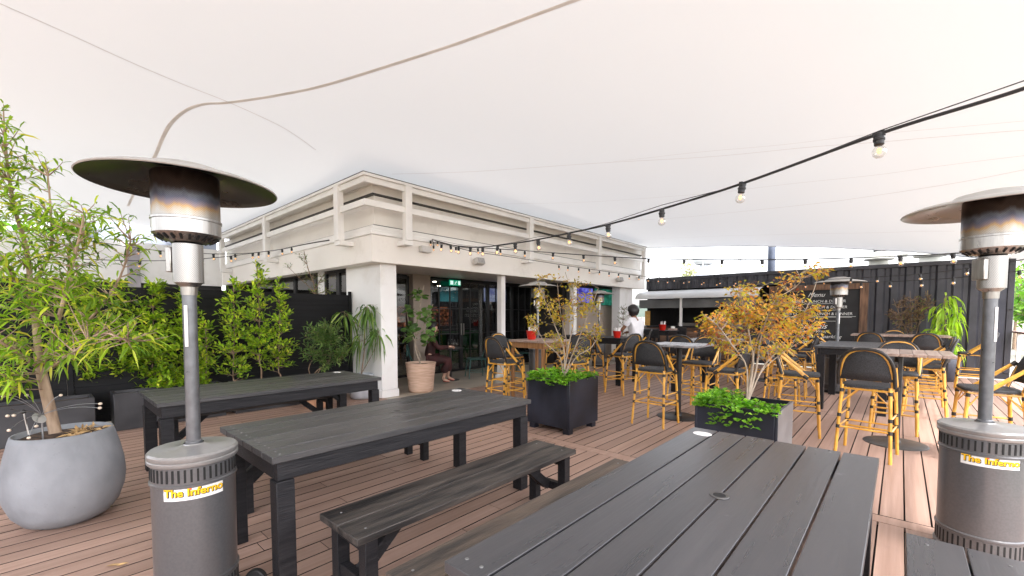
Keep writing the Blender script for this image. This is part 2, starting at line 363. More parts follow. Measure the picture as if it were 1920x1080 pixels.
def bez(p0,p1,p2,k=6): return [p0*(1-t)**2+p1*2*t*(1-t)+p2*t*t for t in [i/k for i in range(k+1)]]
def plant(root,limbs,clusters,lf,lmat,bmat,trunkname='trunk',twig_r=.004,leafkind='leaf',start=.35,arch=.15,crownname='foliage',seed=1,droopy=False,twigmat=None,splay=1.0,tn=8):
    """limbs: list of (points, r0, r1); clusters: (centre, radii, twigs); lf: (length,width,spacing,droop,seg,upward)"""
    random.seed(seed); inv=Matrix.Translation(-V(root.location))
    base=V(root.location)
    tb=MB(); nodes=[]
    for pts,r0,r1 in limbs:
        pts=[V(p)-base for p in pts]
        # smooth
        sm=[]
        for i in range(len(pts)-1):
            a=pts[max(i-1,0)];b=pts[i];c=pts[i+1];d=pts[min(i+2,len(pts)-1)]
            for t in (0,.25,.5,.75):
                sm.append(.5*((2*b)+(c-a)*t+(2*a-5*b+4*c-d)*t*t+(3*b-a-3*c+d)*t**3))
        sm.append(pts[-1]); k=len(sm)
        tb.tube(sm,[r0+(r1-r0)*i/(k-1) for i in range(k)],tn)
        nodes+= [(q,i/(k-1)) for i,q in enumerate(sm) if i>k*.15]
    tw=MB(); lb=MB(); ll,lw,sp,dr,seg,upw=lf
    for c,r,n in clusters:
        c=V(c)-base
        for _ in range(n):
            q=inell(c,r)
            best=min(nodes,key=lambda nd:(nd[0]-q).length+max(0,(nd[0].z-q.z+.05))*(0 if droopy else 1.6))[0]
            dist=(q-best).length
            if dist<.02: continue
            mid=(best+q)/2+V((0,0,(arch if not droopy else -arch)*-dist if droopy else -arch*dist*.5))
            if droopy: mid=(best+q)/2+V((0,0,arch*dist))
            pts=bez(best,mid,q,6); tw.tube(pts,[twig_r*(1-.65*i/6) for i in range(7)],4,cap=False)
            Lp=dist; acc=0; tlen=max(Lp*(1-start),min(Lp,.10)); nl=max(3,int(tlen/sp))
            side=random.random()*6.28
            for i in range(nl):
                t=1-(tlen/Lp)*(i/nl)*(1.0); t=max(0,min(1,t)); f=t*6; k=min(5,int(f)); p=pts[k].lerp(pts[k+1],f-k); tg=(pts[k+1]-pts[k]).normalized()
                side+=2.4
                o=tg.orthogonal().normalized(); o=Quaternion(tg,side)@o
                d=(tg*(.55 if i else 1.2)+o*splay*random.uniform(.6,1.1)+V((0,0,upw+random.uniform(-.2,.2)))).normalized()
                l=ll*random.uniform(.65,1.2); w=lw*random.uniform(.75,1.15)
                if leafkind=='round': roundleaf(lb,p,d,l,w,dr)
                else: leaf(lb,p,d,l,w,dr*random.uniform(.5,1.5),seg)
    t=tb.build(trunkname,bmat,root,smooth=60)
    if tw.v:
        t2=tw.build('twigs',twigmat or bmat,root,smooth=60)
    lb.build(crownname,lmat,root,smooth=0)
    return root

# ------------------------------------------------------------------ world and sun
wd=bpy.data.worlds.new('World'); scn.world=wd; wd.use_nodes=True; nt=wd.node_tree
for n in list(nt.nodes): nt.nodes.remove(n)
wo=nt.nodes.new('ShaderNodeOutputWorld'); bg=nt.nodes.new('ShaderNodeBackground'); sky=nt.nodes.new('ShaderNodeTexSky')
sky.sky_type='NISHITA'; sky.sun_disc=False; SEL=R(58); SAZ=R(150)   # azimuth clockwise from +Y
sky.sun_elevation=SEL; sky.sun_rotation=SAZ; sky.dust_density=4.0; sky.air_density=1.2; sky.altitude=50
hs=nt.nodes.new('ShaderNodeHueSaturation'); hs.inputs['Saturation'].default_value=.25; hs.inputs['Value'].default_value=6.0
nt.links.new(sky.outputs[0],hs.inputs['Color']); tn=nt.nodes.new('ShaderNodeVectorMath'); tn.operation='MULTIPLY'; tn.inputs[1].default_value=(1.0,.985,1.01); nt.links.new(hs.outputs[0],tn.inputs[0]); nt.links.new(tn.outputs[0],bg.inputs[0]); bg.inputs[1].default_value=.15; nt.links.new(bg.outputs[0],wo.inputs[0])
sl=bpy.data.lights.new('sun','SUN'); sl.energy=3.6; sl.angle=R(.5); sl.color=(1,.965,.93); so=bpy.data.objects.new('sun',sl); col.objects.link(so)
sd=V((math.sin(SAZ)*math.cos(SEL),math.cos(SAZ)*math.cos(SEL),math.sin(SEL)))
so.rotation_euler=sd.to_track_quat('Z','Y').to_euler(); so.location=sd*30

# ------------------------------------------------------------------ ground, deck, floor
g=MB(); g.box(-1500,1500,-600,2500,-1.2,-.9); structure(g.build('ground',M['grass'],smooth=0),'grassy ground far below the deck')
d=MB(); BP=.14
def boards(a0,a1,b0,b1):
    b=b0; i=0
    while b<b1-.01:
        # butt joints at staggered places
        cuts=[a0]; c=a0+random.uniform(2.5,5.2)
        while c<a1-1: cuts.append(c); c+=5.4
        cuts.append(a1)
        for q0,q1 in zip(cuts,cuts[1:]): d.box(q0+.002,q1-.002,b+.0052,b+BP-.0052,-.025,random.uniform(-.0006,.0006)); d.mi[-4:]=[1]*4  # board sides coloured dark to stand for shade in the gaps
        b+=BP
boards(-7,3.93,-2.03,7.63); boards(4.075,14.5,-2.03,6.37)
d.box(3.936,4.069,-2.03,7.6,-.025,0)
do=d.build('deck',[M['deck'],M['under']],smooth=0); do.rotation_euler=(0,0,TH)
structure(do,'reddish brown composite deck boards laid in long runs')
d=MB(); d.box(-7.0,14.5,-2.04,7.64,-.9,-.03); o=d.build('deck_base',M['under'],smooth=0); o.rotation_euler=(0,0,TH); structure(o,'dark base under the deck boards')
d=MB(); d.box(4.08,14.55,6.375,12.5,-.9,.004); d.box(-7,4.076,7.64,16,-.9,.0); o=d.build('floor',M['beigefloor'],smooth=0); o.rotation_euler=(0,0,TH); structure(o,'beige concrete floor of the building')

# ------------------------------------------------------------------ tent canopy
EB=[(-3.2,2.55),(-1.67,2.72),(-.25,3.05),(1.6,3.36),(3.6,3.62),(5.5,3.78),(6.8,3.88),(8,3.95),(17,4.1)]
def zed(b):
    if b<=EB[0][0]: return EB[0][1]
    for (b0,z0),(b1,z1) in zip(EB,EB[1:]):
        if b<=b1:
            t=(b-b0)/(b1-b0); return z0+(z1-z0)*t
    return EB[-1][1]
def sstep(x): x=max(0,min(1,x)); return x*x*(3-2*x)
def cz(a,b):
    """height of the fabric"""
    zin=3.80+.75*sstep((8.5-b)/8.0)*1.0 - .5*sstep((-b)/5.0) + .10*math.sin(a*.55+.4)*sstep((6.9-b)/4)
    w=sstep((a-7.0)/7.9)
    return zin*(1-w)+zed(b)*w
def hitc(px,py):
    r=ray(px,py); t=1.0; o=V((0,0,H))
    while t<40:
        p=o+r*t; a,b=toab(p)
        if p.z>=cz(a,b): break
        t+=.02
    return o+r*t
canopy=thab('tent_canopy','white tensile fabric canopy stretched over the whole deck','canopy',0,0,0)
c=MB(); nA,nB=72,40; A0,A1,B0,B1=-4,14.9,-2.7,7.0
vs=[(A0+(A1-A0)*i/nA,B0+(B1-B0)*j/nB) for i in range(nA+1) for j in range(nB+1)]
c.add([(a,b,cz(a,b)) for a,b in vs],[(i*(nB+1)+j,(i+1)*(nB+1)+j,(i+1)*(nB+1)+j+1,i*(nB+1)+j+1) for i in range(nA) for j in range(nB)])
# the wing over the left fence, up to the building's left side
ga=[A0+(A1-A0)*i/nA for i in range(nA+1)]; iw=30; rows=24
def wing_end(a):
    if a<1.48: return min((10.9-a*ST)/CT,(12.5+a*CT)/ST)
    return 14.65+(15.75-14.65)*(a-1.48)/2.49
def strip(i0,i1,endf):
    vs=[]
    for i in range(i0,i1+1):
        a=ga[i]; e=endf(a)
        for j in range(rows+1): b=B1+(e-B1)*j/rows; vs.append((a,b,cz(a,b)))
    c.add(vs,[(i*(rows+1)+j,(i+1)*(rows+1)+j,(i+1)*(rows+1)+j+1,i*(rows+1)+j+1) for i in range(i1-i0) for j in range(rows)])
strip(0,iw,wing_end); strip(iw,nA,lambda a:15.0)  # second strip is unseen, added over the roof to keep sun off it
m,nt,out=newmat('white translucent membrane'); L=nt.links.new
df=N(nt,'ShaderNodeBsdfDiffuse'); tr=N(nt,'ShaderNodeBsdfTranslucent'); mx=N(nt,'ShaderNodeMixShader'); mx.inputs[0].default_value=.098
tc=N(nt,'ShaderNodeTexCoord'); nz=N(nt,'ShaderNodeTexNoise'); nz.inputs['Scale'].default_value=.35; nz.inputs['Detail'].default_value=2
cr=N(nt,'ShaderNodeValToRGB'); cr.color_ramp.elements[0].color=(.845,.872,.885,1); cr.color_ramp.elements[1].color=(.872,.898,.910,1)
L(tc.outputs['Object'],nz.inputs['Vector']); L(nz.outputs[0],cr.inputs[0]); L(cr.outputs[0],df.inputs[0]); L(cr.outputs[0],tr.inputs[0])
L(df.outputs[0],mx.inputs[1]); L(tr.outputs[0],mx.inputs[2]); L(mx.outputs[0],out.inputs[0]); M['tent']=m
c.build('membrane',M['tent'],canopy,smooth=180)
M['seam']=pm('beige seam tape',(.70,.65,.60),.7,var=.03,trans=.35)
M['seam2']=pm('pale seam tape',(.62,.60,.585),.7,var=.03,trans=.3)
def seam(px,w,mat,dz=.005,sub=10):
    # smooth the picture path, then lay a flat tape on the underside
    P=[hitc(*q) for q in px]; sm=[]
    for i in range(len(P)-1):
        a=P[max(i-1,0)];b=P[i];c_=P[i+1];d_=P[min(i+2,len(P)-1)]
        for k in range(sub):
            t=k/sub; q=.5*((2*b)+(c_-a)*t+(2*a-5*b+4*c_-d_)*t*t+(3*b-a-3*c_+d_)*t**3); aa,bb=toab(q); sm.append(V((aa,bb,cz(aa,bb)-dz)))
    aa,bb=toab(P[-1]); sm.append(V((aa,bb,cz(aa,bb)-dz)))
    s=MB(); vs=[]
    for i,q in enumerate(sm):
        t=(sm[min(i+1,len(sm)-1)]-sm[max(i-1,0)]); t.z=0; t.normalize(); n=V((-t.y,t.x,0)); 
        for e in (-1,1):
            p=q+n*e*w/2; p.z=cz(p.x,p.y)-dz; vs.append(p)
    s.add(vs,[(2*i,2*i+1,2*i+3,2*i+2) for i in range(len(sm)-1)])
    s.build('seam',mat,canopy,smooth=180)
seam([(1120,-20),(1075,0),(860,80),(640,150),(540,173),(430,191),(385,193),(350,205),(320,230),(303,262),(290,292),(262,340),(240,386)],.045,M['seam'])
seam([(-40,-12),(0,5),(120,58),(240,112),(340,155),(430,191),(520,232),(560,257),(592,280)],.012,M['seam2'])
seam([(735,325),(900,320),(1100,306),(1340,292),(1552,272),(1740,257),(1960,240)],.013,M['seam2'])
seam([(1150,302),(1250,291),(1450,272),(1629,251),(1780,238),(1960,222)],.008,M['seam2'])
seam([(899,382),(1100,378),(1300,364),(1433,349),(1650,326),(1960,285)],.010,M['seam2'])
seam([(1080,424),(1160,415),(1300,405),(1500,384),(1670,361),(1800,341),(1960,308)],.013,M['seam2'])
seam([(1180,450),(1374,441),(1600,436),(1790,432)],.010,M['seam2'])
# hem along the far edge
h=MB(); pts=[(14.9,b/10,zed(b/10)+.0) for b in range(-32,72,3)]; h.tube(pts,.02,6); h.build('edge_hem',M['tent'],canopy)

# ------------------------------------------------------------------ building
bld=thab('pub_building','white single storey pub with a railed parapet and open glazed front','building',0,0,0)
# coordinates of the building's parts are in the deck grid (a along the front, b into the building)
fa,fb=3.80,6.55
w=MB()
w.box(fa,14.08,fb,fb+.22,2.35,2.80); w.box(fa,fa+.22,fb+.22,15.0,2.35,2.80)              # fascia
w.box(fa+.22,14.08,fb+.22,15.0,2.42,2.44)                                                 # soffit
w.build('fascia',M['warmwhite'],bld,bevel=.006)
w=MB()
for k,(off,z0,z1) in enumerate(((.00,2.803,2.86),(.035,2.863,2.91),(.07,2.913,2.97))):
    w.box(fa-.02+off,14.09,fb-.02+off,fb+.2,z0,z1); w.box(fa-.02+off,fa+.2,fb+.2,15.0,z0,z1)
w.build('cornice',M['trim'],bld,bevel=.008)
w=MB(); w.box(fa+.10,14.05,fb+.10,fb+.2,2.972,2.99); w.box(fa+.10,fa+.2,fb+.2,15,2.972,2.99)
w.box(fa+.06,14.05,fb+.06,fb+.2,3.48,3.50); w.box(fa+.06,fa+.2,fb+.2,15,3.48,3.50); w.build('flashing',M['shadowline'],bld)
w=MB()
for z0,z1,off in ((2.992,3.29,.12),(3.293,3.478,.125),(3.502,3.637,.085)):
    w.box(fa+off,14.0,fb+off,fb+.25,z0,z1); w.box(fa+off,fa+.25,fb+.25,15,z0,z1)
w.build('parapet_wall',M['warmwhite'],bld,bevel=.004)
w=MB(); w.box(fa+.25,14.0,fb+.25,15,3.45,3.50); w.build('roof',M['darkroom'],bld)
ra,rb=3.56,6.33
w=MB(); w.box(ra+.31,14.0,rb+.31,rb+.9,3.64,3.68); w.box(ra+.31,ra+.9,rb+.9,14.5,3.64,3.68); w.build('cap_rear_cover',M['warmwhite'],bld)  # rear of the rail cap, added to close the gap to the sky
w=MB(); w.box(4.46,13.9,7.25,7.30,3.505,3.87); w.box(4.40,4.455,7.25,15,3.505,3.85); w.build('roof_light_stop',M['ventgrey'],bld)  # unseen panels added to block light slipping between roof and canopy
w=MB(); w.box(ra-.035,13.625,rb-.035,rb+.31,3.703,3.709); w.box(ra-.035,ra+.31,rb+.31,14.5,3.703,3.709); w.box(ra+.312,14.0,rb+.312,rb+.9,3.683,3.689); w.box(ra+.312,ra+.9,rb+.9,14.5,3.683,3.689); w.build('cap_bounce_absorber',M['bounce_grey'],bld)  # dark sheets added to cut light bouncing between pale caps and canopy
w=MB()
w.box(ra-.03,13.62,rb-.03,rb+.30,3.655,3.70); w.box(ra-.03,ra+.30,rb+.30,14.5,3.655,3.70)
w.box(ra,13.58,rb,rb+.045,3.56,3.652); w.box(ra,ra+.045,rb+.045,14.5,3.56,3.652)
w.box(ra,13.58,rb,rb+.045,3.20,3.30); w.box(ra,ra+.045,rb+.045,14.5,3.20,3.30)
w.build('parapet_rail',M['trim'],bld,bevel=.004)
for a in (4.30,7.60,10.62,13.46):
    w=MB(); w.box(a,a+.13,rb-.035,rb+.075,2.74,3.652); w.box(a-.02,a+.15,rb-.02,fb-.001,2.66,2.738); w.build('rail_post',M['trim'],bld,bevel=.005)
for b in (7.16,10.6,14.0):
    w=MB(); w.box(ra-.035,ra+.075,b,b+.15,2.74,3.652); w.box(ra-.02,fa-.001,b-.02,b+.17,2.66,2.738); w.build('rail_post',M['trim'],bld,bevel=.005)
# corner pier and posts
w=MB(); w.box(4.04,4.36,6.70,7.92,.14,2.418); w.build('corner_pier',M['white'],bld,bevel=.008)
w=MB(); w.box(4.025,4.375,6.685,7.93,.005,.138); w.build('pier_plinth',M['white'],bld,bevel=.006)
for a,wd_ in ((7.08,.13),(9.98,.14)):
    w=MB(); w.box(a,a+wd_,6.70,6.70+.14,.10,2.418); w.box(a-.03,a+wd_+.03,6.67,6.87,.005,.098); w.build('post',M['trim'],bld,bevel=.005)
w=MB(); w.box(12.62,13.5,6.72,7.0,.005,2.418); w.build('end_pier',M['white'],bld,bevel=.006)
w=MB(); w.box(5.92,6.42,8.42,8.66,.005,2.418); w.build('inner_pier',M['tan'],bld,bevel=.006)
w=MB(); w.box(4.38,12.6,6.62,6.80,2.37,2.415); w.build('door_track',M['trim'],bld)
# room shell
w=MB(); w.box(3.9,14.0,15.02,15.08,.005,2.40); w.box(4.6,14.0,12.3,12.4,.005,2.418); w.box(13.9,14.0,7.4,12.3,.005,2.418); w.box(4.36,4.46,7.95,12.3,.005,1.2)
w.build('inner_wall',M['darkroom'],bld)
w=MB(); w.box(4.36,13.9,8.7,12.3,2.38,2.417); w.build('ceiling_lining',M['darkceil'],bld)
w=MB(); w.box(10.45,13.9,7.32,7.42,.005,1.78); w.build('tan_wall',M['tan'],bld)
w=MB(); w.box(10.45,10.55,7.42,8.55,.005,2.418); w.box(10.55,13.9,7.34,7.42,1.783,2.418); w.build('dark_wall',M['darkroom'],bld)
# sliding glass front
fr=MB(); gl=MB()
for x0,x1 in ((4.50,5.9),(6.44,7.5),(7.5,8.5),(8.5,9.5),(9.5,10.42)):
    for x in (x0,x1-.05): fr.box(x,x+.05,8.55,8.61,.01,2.37)
    for z in (.01,.98,1.62,2.31): fr.box(x0+.05,x1-.05,8.56,8.60,z,z+(.06 if z in(.01,2.31) else .02))
    nm=3
    for k in range(1,nm): fr.box(x0+(x1-x0)*k/nm-.01,x0+(x1-x0)*k/nm+.01,8.562,8.598,.07,2.31)
    gl.box(x0+.05,x1-.05,8.577,8.583,.07,2.31)
fr.build('door_frame',M['frameblack'],bld); gl.build('door_glass',M['glass'],bld)
h=MB(); 
for x in (7.46,7.54): h.box(x-.012,x+.012,8.49,8.515,.95,1.25)
h.build('door_handle',M['stainless'],bld)
# side windows above the fence line
w=MB(); w.box(4.2,4.3,7.94,15.0,.005,1.25); w.box(4.2,4.3,7.94,8.15,1.25,2.418); w.box(4.2,4.3,9.2,9.5,1.25,2.418); w.build('side_wall',M['white'],bld)
for y0,y1 in ((8.15,8.62),(8.62,9.2),(9.5,10.8),(10.8,12.2),(12.2,13.6),(13.6,15.0)):
    f=MB()
    for y in (y0,y1-.06): f.box(4.21,4.28,y,y+.06,1.25,2.415)
    f.box(4.21,4.28,y0+.06,y1-.06,1.25,1.31); f.box(4.21,4.28,y0+.06,y1-.06,2.33,2.415)
    fo=f.build('window',M['frameblack'],bld)
    p=MB(); p.box(4.24,4.246,y0+.06,y1-.06,1.31,2.33); p.build('pane',M['clearglass'],fo)
# downlights (lit)
for i,(x,y) in enumerate(((5.2,10.2),(6.0,9.6),(7.3,9.4),(8.4,10.6),(5.0,9.2),(9.5,9.6))):
    q=MB(); q.lathe([(.05,0),(.05,.012)],12); q.build('downlight',M['downlight'],bld,loc=(x,y,2.362))
q=MB(); q.box(4.6,5.3,10.5,10.54,2.0,2.02); q.build('strip_light',M['downlight'],bld)
# left wing of the same building
wing=thab('neighbour_wall','white wall running left from the pub behind the black fence','wall',0,15.0,0)
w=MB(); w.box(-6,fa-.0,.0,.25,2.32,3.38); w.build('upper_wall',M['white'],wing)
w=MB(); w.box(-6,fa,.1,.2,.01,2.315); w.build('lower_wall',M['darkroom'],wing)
w=MB(); w.box(1.68,1.93,-.12,-.005,.02,3.30); w.build('post',M['greypost'],wing)
w=MB(); w.box(1.0,3.76,.30,.40,3.30,3.95); w.build('upper_cladding',M['bluetank'],wing)

# fittings on the fascia
def speaker(a,lab):
    t=thab('wall_speaker',lab,'speaker',a,6.545,2.52,group='speakers on the fascia')
    b=MB(); b.box(-.11,.11,-.17,-.05,-.06,.07,Matrix.Rotation(R(-18),4,'X')); b.build('shell',M['speakerwhite'],t,bevel=.015)
    b=MB(); b.box(-.09,.09,-.178,-.171,-.045,.055,Matrix.Rotation(R(-18),4,'X')); b.build('grille',M['grille'],t)
    b=MB(); b.box(-.02,.02,-.06,.0,-.02,.03); b.build('bracket',M['speakerwhite'],t)
speaker(6.15,'small white speaker on the fascia, nearer the corner pier'); speaker(12.1,'small white speaker at the far end of the fascia')
t=thab('junction_box','small white box under the string light hook on fascia','box',4.84,6.545,2.66)
b=MB(); b.box(-.11,.11,-.10,0,-.055,.055); b.build('case',M['speakerwhite'],t,bevel=.008)

# tvs inside
def tv(lab,a,b,z,w_,h_,mat,rot=0):
    t=thab('television',lab,'television',a,b,z,rot=rot,group='televisions in the pub')
    q=MB(); q.box(-w_/2-.02,w_/2+.02,0,.05,-h_/2-.02,h_/2+.02); q.build('casing',M['frameblack'],t,bevel=.004)
    q=MB(); q.box(-w_/2,w_/2,-.004,-.001,-h_/2,h_/2); q.build('screen',mat,t)
tv('television above the green bar, nearest the doors, with teal picture',8.35,10.0,2.08,.72,.42,M['tvsport'],R(-8))
tv('television partly behind the inner pier with teal picture',7.35,10.0,2.08,.55,.42,M['tvsport'],R(10))
tv('bright blue white television behind the slim white post',9.85,9.6,2.10,1.0,.42,M['tvwhite'])
tv('purple blue television behind the yellow leaved tree, upper one',11.45,7.30,2.08,.95,.45,M['tvblue'])
tv('dark green television on the tan wall beside the end pier',12.72,7.30,2.06,1.35,.52,M['tvfield'])
# bar counter
t=thab('bar_counter','green fronted bar counter with TAB lettering inside the pub','bar counter',8.1,9.9,0)
q=MB(); q.box(-.9,1.3,0,.5,.02,1.0); q.build('front',M['greenbar'],t); q=MB(); q.box(-.95,1.35,-.05,.55,1.003,1.04); q.build('top',M['blackiron'],t)
q=MB(); q.box(.0,.62,-.012,-.003,.42,.90); q.build('sign_panel',M['frameblack'],t,bevel=.003)
textmesh('TAB',.26,M['chalkwhite'],'lettering',t,Matrix.Translation((.31,-.018,.66))@Matrix.Rotation(R(90),4,'X'))
t=thab('back_bar','glowing shelf of bottles behind the green bar','bar shelf',8.1,11.6,0)
q=MB(); q.box(-1.6,1.8,.2,.26,1.1,1.75); q.build('lit_panel',M['bottles'],t)
q=MB(); 
for z in (1.08,1.42,1.76): q.box(-1.7,1.9,-.1,.2,z,z+.025)
q.build('shelf',M['blackiron'],t)
bt=MB(); random.seed(3)
for z in (1.105,1.445):
    x=-1.5
    while x<1.7:
        h_=random.uniform(.2,.28); bt.lathe([(.035,z),(.035,z+h_*.6),(.012,z+h_*.75),(.012,z+h_)],8,cx=x,cy=.03); x+=random.uniform(.09,.16)
props(bt.build('bottles',M['bottles'],None),'row of bottles on the back bar shelf','bottles','bottles on the back bar','stuff'); ob=bpy.data.objects['bottles']; ob.location=W(8.1,11.6,0); ob.rotation_euler=(0,0,TH)
# exit sign
t=thab('exit_sign','green and white running figure exit sign over the glass doors','exit sign',7.18,8.40,2.28)
q=MB(); q.box(-.18,.18,0,.03,-.07,.07); q.build('panel',M['exitg'],t)
q=MB(); q.box(-.165,-.07,-.006,-.001,-.05,.05); q.box(.09,.165,-.006,-.001,-.05,.05); q.ball((.03,-.004,.035),.013,8,(1,.3,1)); q.bar((.02,-.004,.02),(-.005,-.004,-.015),.016,.006); q.bar((-.005,-.004,-.015),(.02,-.004,-.05),.012,.006); q.bar((-.005,-.004,-.015),(-.04,-.004,-.045),.012,.006); q.bar((.02,-.004,.015),(.055,-.004,.0),.010,.006); q.bar((.015,-.004,.015),(-.03,-.004,.015),.010,.006)
q.build('pictogram',M['exitw'],t)

# ------------------------------------------------------------------ black fence
f=thab('slat_fence','tall black horizontal slat fence behind the hedge','fence',0,7.70,0)
x=-7.0
while x<3.9:
    x2=x+1.82 if x<2 else 4.0; q=MB()
    z=.06
    while z<1.78: q.box(x+.03,x2-.03,.0,.02,z,z+.090); z+=.097
    q.box(x+.03,x2-.03,.012,.03,.06,1.79)
    q.box(x+.02,x2-.02,-.004,.03,1.795,1.835)
    q.build('slat_panel',M['fence'],f)
    q=MB(); q.box(x-.028,x+.028,-.02,.035,.01,1.88); q.build('post',M['fence'],f,bevel=.003); x+=1.82
q=MB(); q.box(3.97,4.02,-.02,.03,.01,1.90); q.build('post',M['fence'],f,bevel=.003)

# ------------------------------------------------------------------ container kitchen
cn=thab('shipping_container','charcoal corrugated shipping container converted to a kitchen','container',14.6,-1.85,0)
# local: x along a, y along b 0..8.6
def corr(y0,y1,z0,z1):
    q=MB(); y=y0; vs=[]; pr=[]
    while y<y1-.001:
        for dy,dx in ((0,0),(.07,0),(.11,.045),(.185,.045),(.225,0)):
            if y+dy<=y1+.001: pr.append((dx,y+dy))
        y+=.278
    if pr[-1][1]<y1: pr.append((0,y1))
    n=len(pr)
    return q.add([(x_,y_,z) for z in (z0,z1) for x_,y_ in pr],[(i,i+1,n+i+1,n+i) for i in range(n-1)])
corr(.32,4.45,.16,2.66).build('corrugated_wall',M['contain'],cn,smooth=0)
corr(4.45,8.6,2.36,2.66).build('corrugated_wall',M['contain'],cn,smooth=0)
q=MB(); q.box(-.03,.10,.0,8.6,2.662,2.76); q.box(-.03,.10,.0,8.6,.02,.158); q.box(-.04,.12,.0,.10,.16,2.66); q.build('frame',M['contain'],cn,bevel=.006)
q=MB(); q.box(-.02,.02,.105,.315,.18,2.64); q.build('end_panel',M['contain2'],cn,bevel=.004)
q=MB(); q.box(.0,.06,.0,.10,1.55,1.62); q.box(-.07,-.04,.02,.08,1.57,1.6); q.build('latch',M['blackiron'],cn)
q=MB(); q.box(.10,2.4,.0,8.6,2.70,2.755); q.build('roof',M['contain'],cn)
q=MB(); q.box(.12,2.4,.0,.06,.02,2.69); q.box(.12,2.4,8.54,8.6,.02,2.69); q.box(2.34,2.4,.06,8.6,.02,2.69); q.box(.12,.16,.3,4.4,.02,2.6); q.build('inner_wall',M['darkroom'],cn)
# vents on its roof
def vent(a,b,lab,s=1):
    t=thab('roof_vent',lab,'roof vent',a,b,2.76,group='vents on the container roof')
    t.location.z+=.06; q=MB(); q.box(-.2*s,.2*s,-.2*s,.2*s,0,.12); q.build('base',M['ventgrey'],t)
    q=MB(); q.lathe([(.20*s,.12),(.31*s,.14),(.33*s,.17),(.31*s,.22),(.22*s,.31),(.14*s,.36)],20); q.build('cowl',M['ventgrey'],t)
    q=MB(); q.lathe([(.13*s,.36),(.13*s,.46),(.10*s,.46)],16); q.build('motor_cap',M['blackiron'],t)
vent(15.5,.50,'mushroom vent on the container roof with dark motor cap, left one'); vent(15.5,-.50,'mushroom vent on the container roof partly under the canopy edge')
t=thab('flue','small square grey flue on the container roof between the vents','flue',15.5,.02,2.76); q=MB(); q.box(-.09,.09,-.09,.09,0,.30); q.box(-.11,.11,-.11,.11,.302,.33); q.build('duct',M['ventgrey'],t)
t=thab('canopy_pole','blue grey steel pole holding the canopy above container','pole',15.6,3.08,2.76); q=MB(); q.lathe([(.11,0),(.11,.86)],16); q.build('shaft',M['postblue'],t); q=MB(); q.lathe([(.16,0.0),(.16,.02)],16); q.build('foot',M['postblue'],t)
# servery
sv=thab('servery_counter','timber clad kitchen servery counter under a white awning','counter',14.55,3.15,0)
q=MB(); 
for i in range(8):
    z=.05+i*.128; q.box(-.70,-.67,.0,3.4,z,z+.122)
q.box(-.70,-.67,3.4,3.43,.05,1.07); q.build('cladding',M['timberh'],sv)
q=MB(); q.box(-.78,-.02,-.02,3.5,1.075,1.115); q.build('countertop',M['stain'],sv,bevel=.004)
q=MB(); q.box(-.74,-.68,2.03,2.10,1.118,2.14); q.build('post',M['trim'],sv)
q=MB(); q.box(-.74,-.68,.0,.20,1.118,2.14); q.build('end_panel',M['shutter'],sv)
aw=thab('servery_awning','curved white metal awning over the kitchen hatch','awning',14.55,3.0,0)
n=10; vs=[]
for i in range(n+1):
    t_=i/n; x_=-.02-.86*math.sin(t_*PI/2); z_=2.03+.27*math.cos(t_*PI/2)
    for y_ in (0,1.25,2.5,3.7): vs.append((x_,y_,z_))
q=MB(); q.add(vs,[(4*i+j,4*i+j+1,4*i+j+5,4*i+j+4) for i in range(n) for j in range(3)]); q.build('sheet',M['awning'],aw,smooth=60)
q=MB(); q.box(-.895,-.865,0,3.7,2.0,2.045); q.build('front_lip',M['awning'],aw)
q=MB(); 
z=1.72
while z<2.0: q.lathe([(.02,0),(.02,3.55)],8,mx=Matrix.Translation((-.72,.08,z))@Matrix.Rotation(R(-90),4,'X')@Matrix.Diagonal((.5,1,1,1))); z+=.04
q.build('roller_shutter',M['shutter'],aw)
# kitchen interior
kt=thab('kitchen_bench','stainless kitchen bench and hood inside the hatch','kitchen bench',15.4,3.3,0)
q=MB(); q.box(0,.7,0,3.2,.02,.92); q.box(.3,.7,.1,1.6,1.75,2.2); q.build('bench',M['shutter'],kt,bevel=.01)
q=MB(); q.box(-.02,.3,1.9,2.6,.925,1.2); q.box(0,.3,.5,1.2,.925,1.25); q.build('appliance',M['stainless'],kt,bevel=.01)
t=thab('timber_board','upright orange timber board at the end of the hatch','board',14.3,6.58,1.115); q=MB(); q.box(-.02,.02,-.13,.05,.004,.50); q.build('panel',M['bamboo'],t)
# menu board
mb_=thab('menu_board','black chalk menu board in a rough brown timber frame','menu board',14.50,1.76,0)
q=MB(); q.box(-.03,-.005,-.95,.95,.65,2.15); q.build('board',M['chalk'],mb_)
q=MB(); q.box(-.09,-.005,-1.12,-.952,.30,2.30); q.box(-.09,-.005,.952,1.12,.30,2.30); q.box(-.085,-.005,-.95,.95,2.152,2.30); q.build('frame',M['timberframe'],mb_,bevel=.005)
def onboard(y,z): return Matrix.Translation((-.034,y,z))@Matrix(((0,0,-1,0),(-1,0,0,0),(0,1,0,0),(0,0,0,1)))
for s,y,z,sz,sh in (('Menu',.0,2.02,.17,.45),('STEAKS  - LUNCH & DINNER',-.02,1.84,.100,.08),('WINGS     - LUNCH & DINNER',-.02,1.68,.100,.08),('PUB CLASSICS - LUNCH & DINNER',-.04,1.50,.100,.08),
    ('Specials',.05,1.16,.20,.45),('Beer, Wine,',.05,1.02,.125,.4),('Lunch, Rose, Sparkling',-.02,.88,.125,.4),('Draught Schooners',.02,.73,.125,.4)):
    textmesh(s,sz,M['chalkwhite'],'lettering',mb_,onboard(y,z),shear=sh,offset=.0)
q=MB()
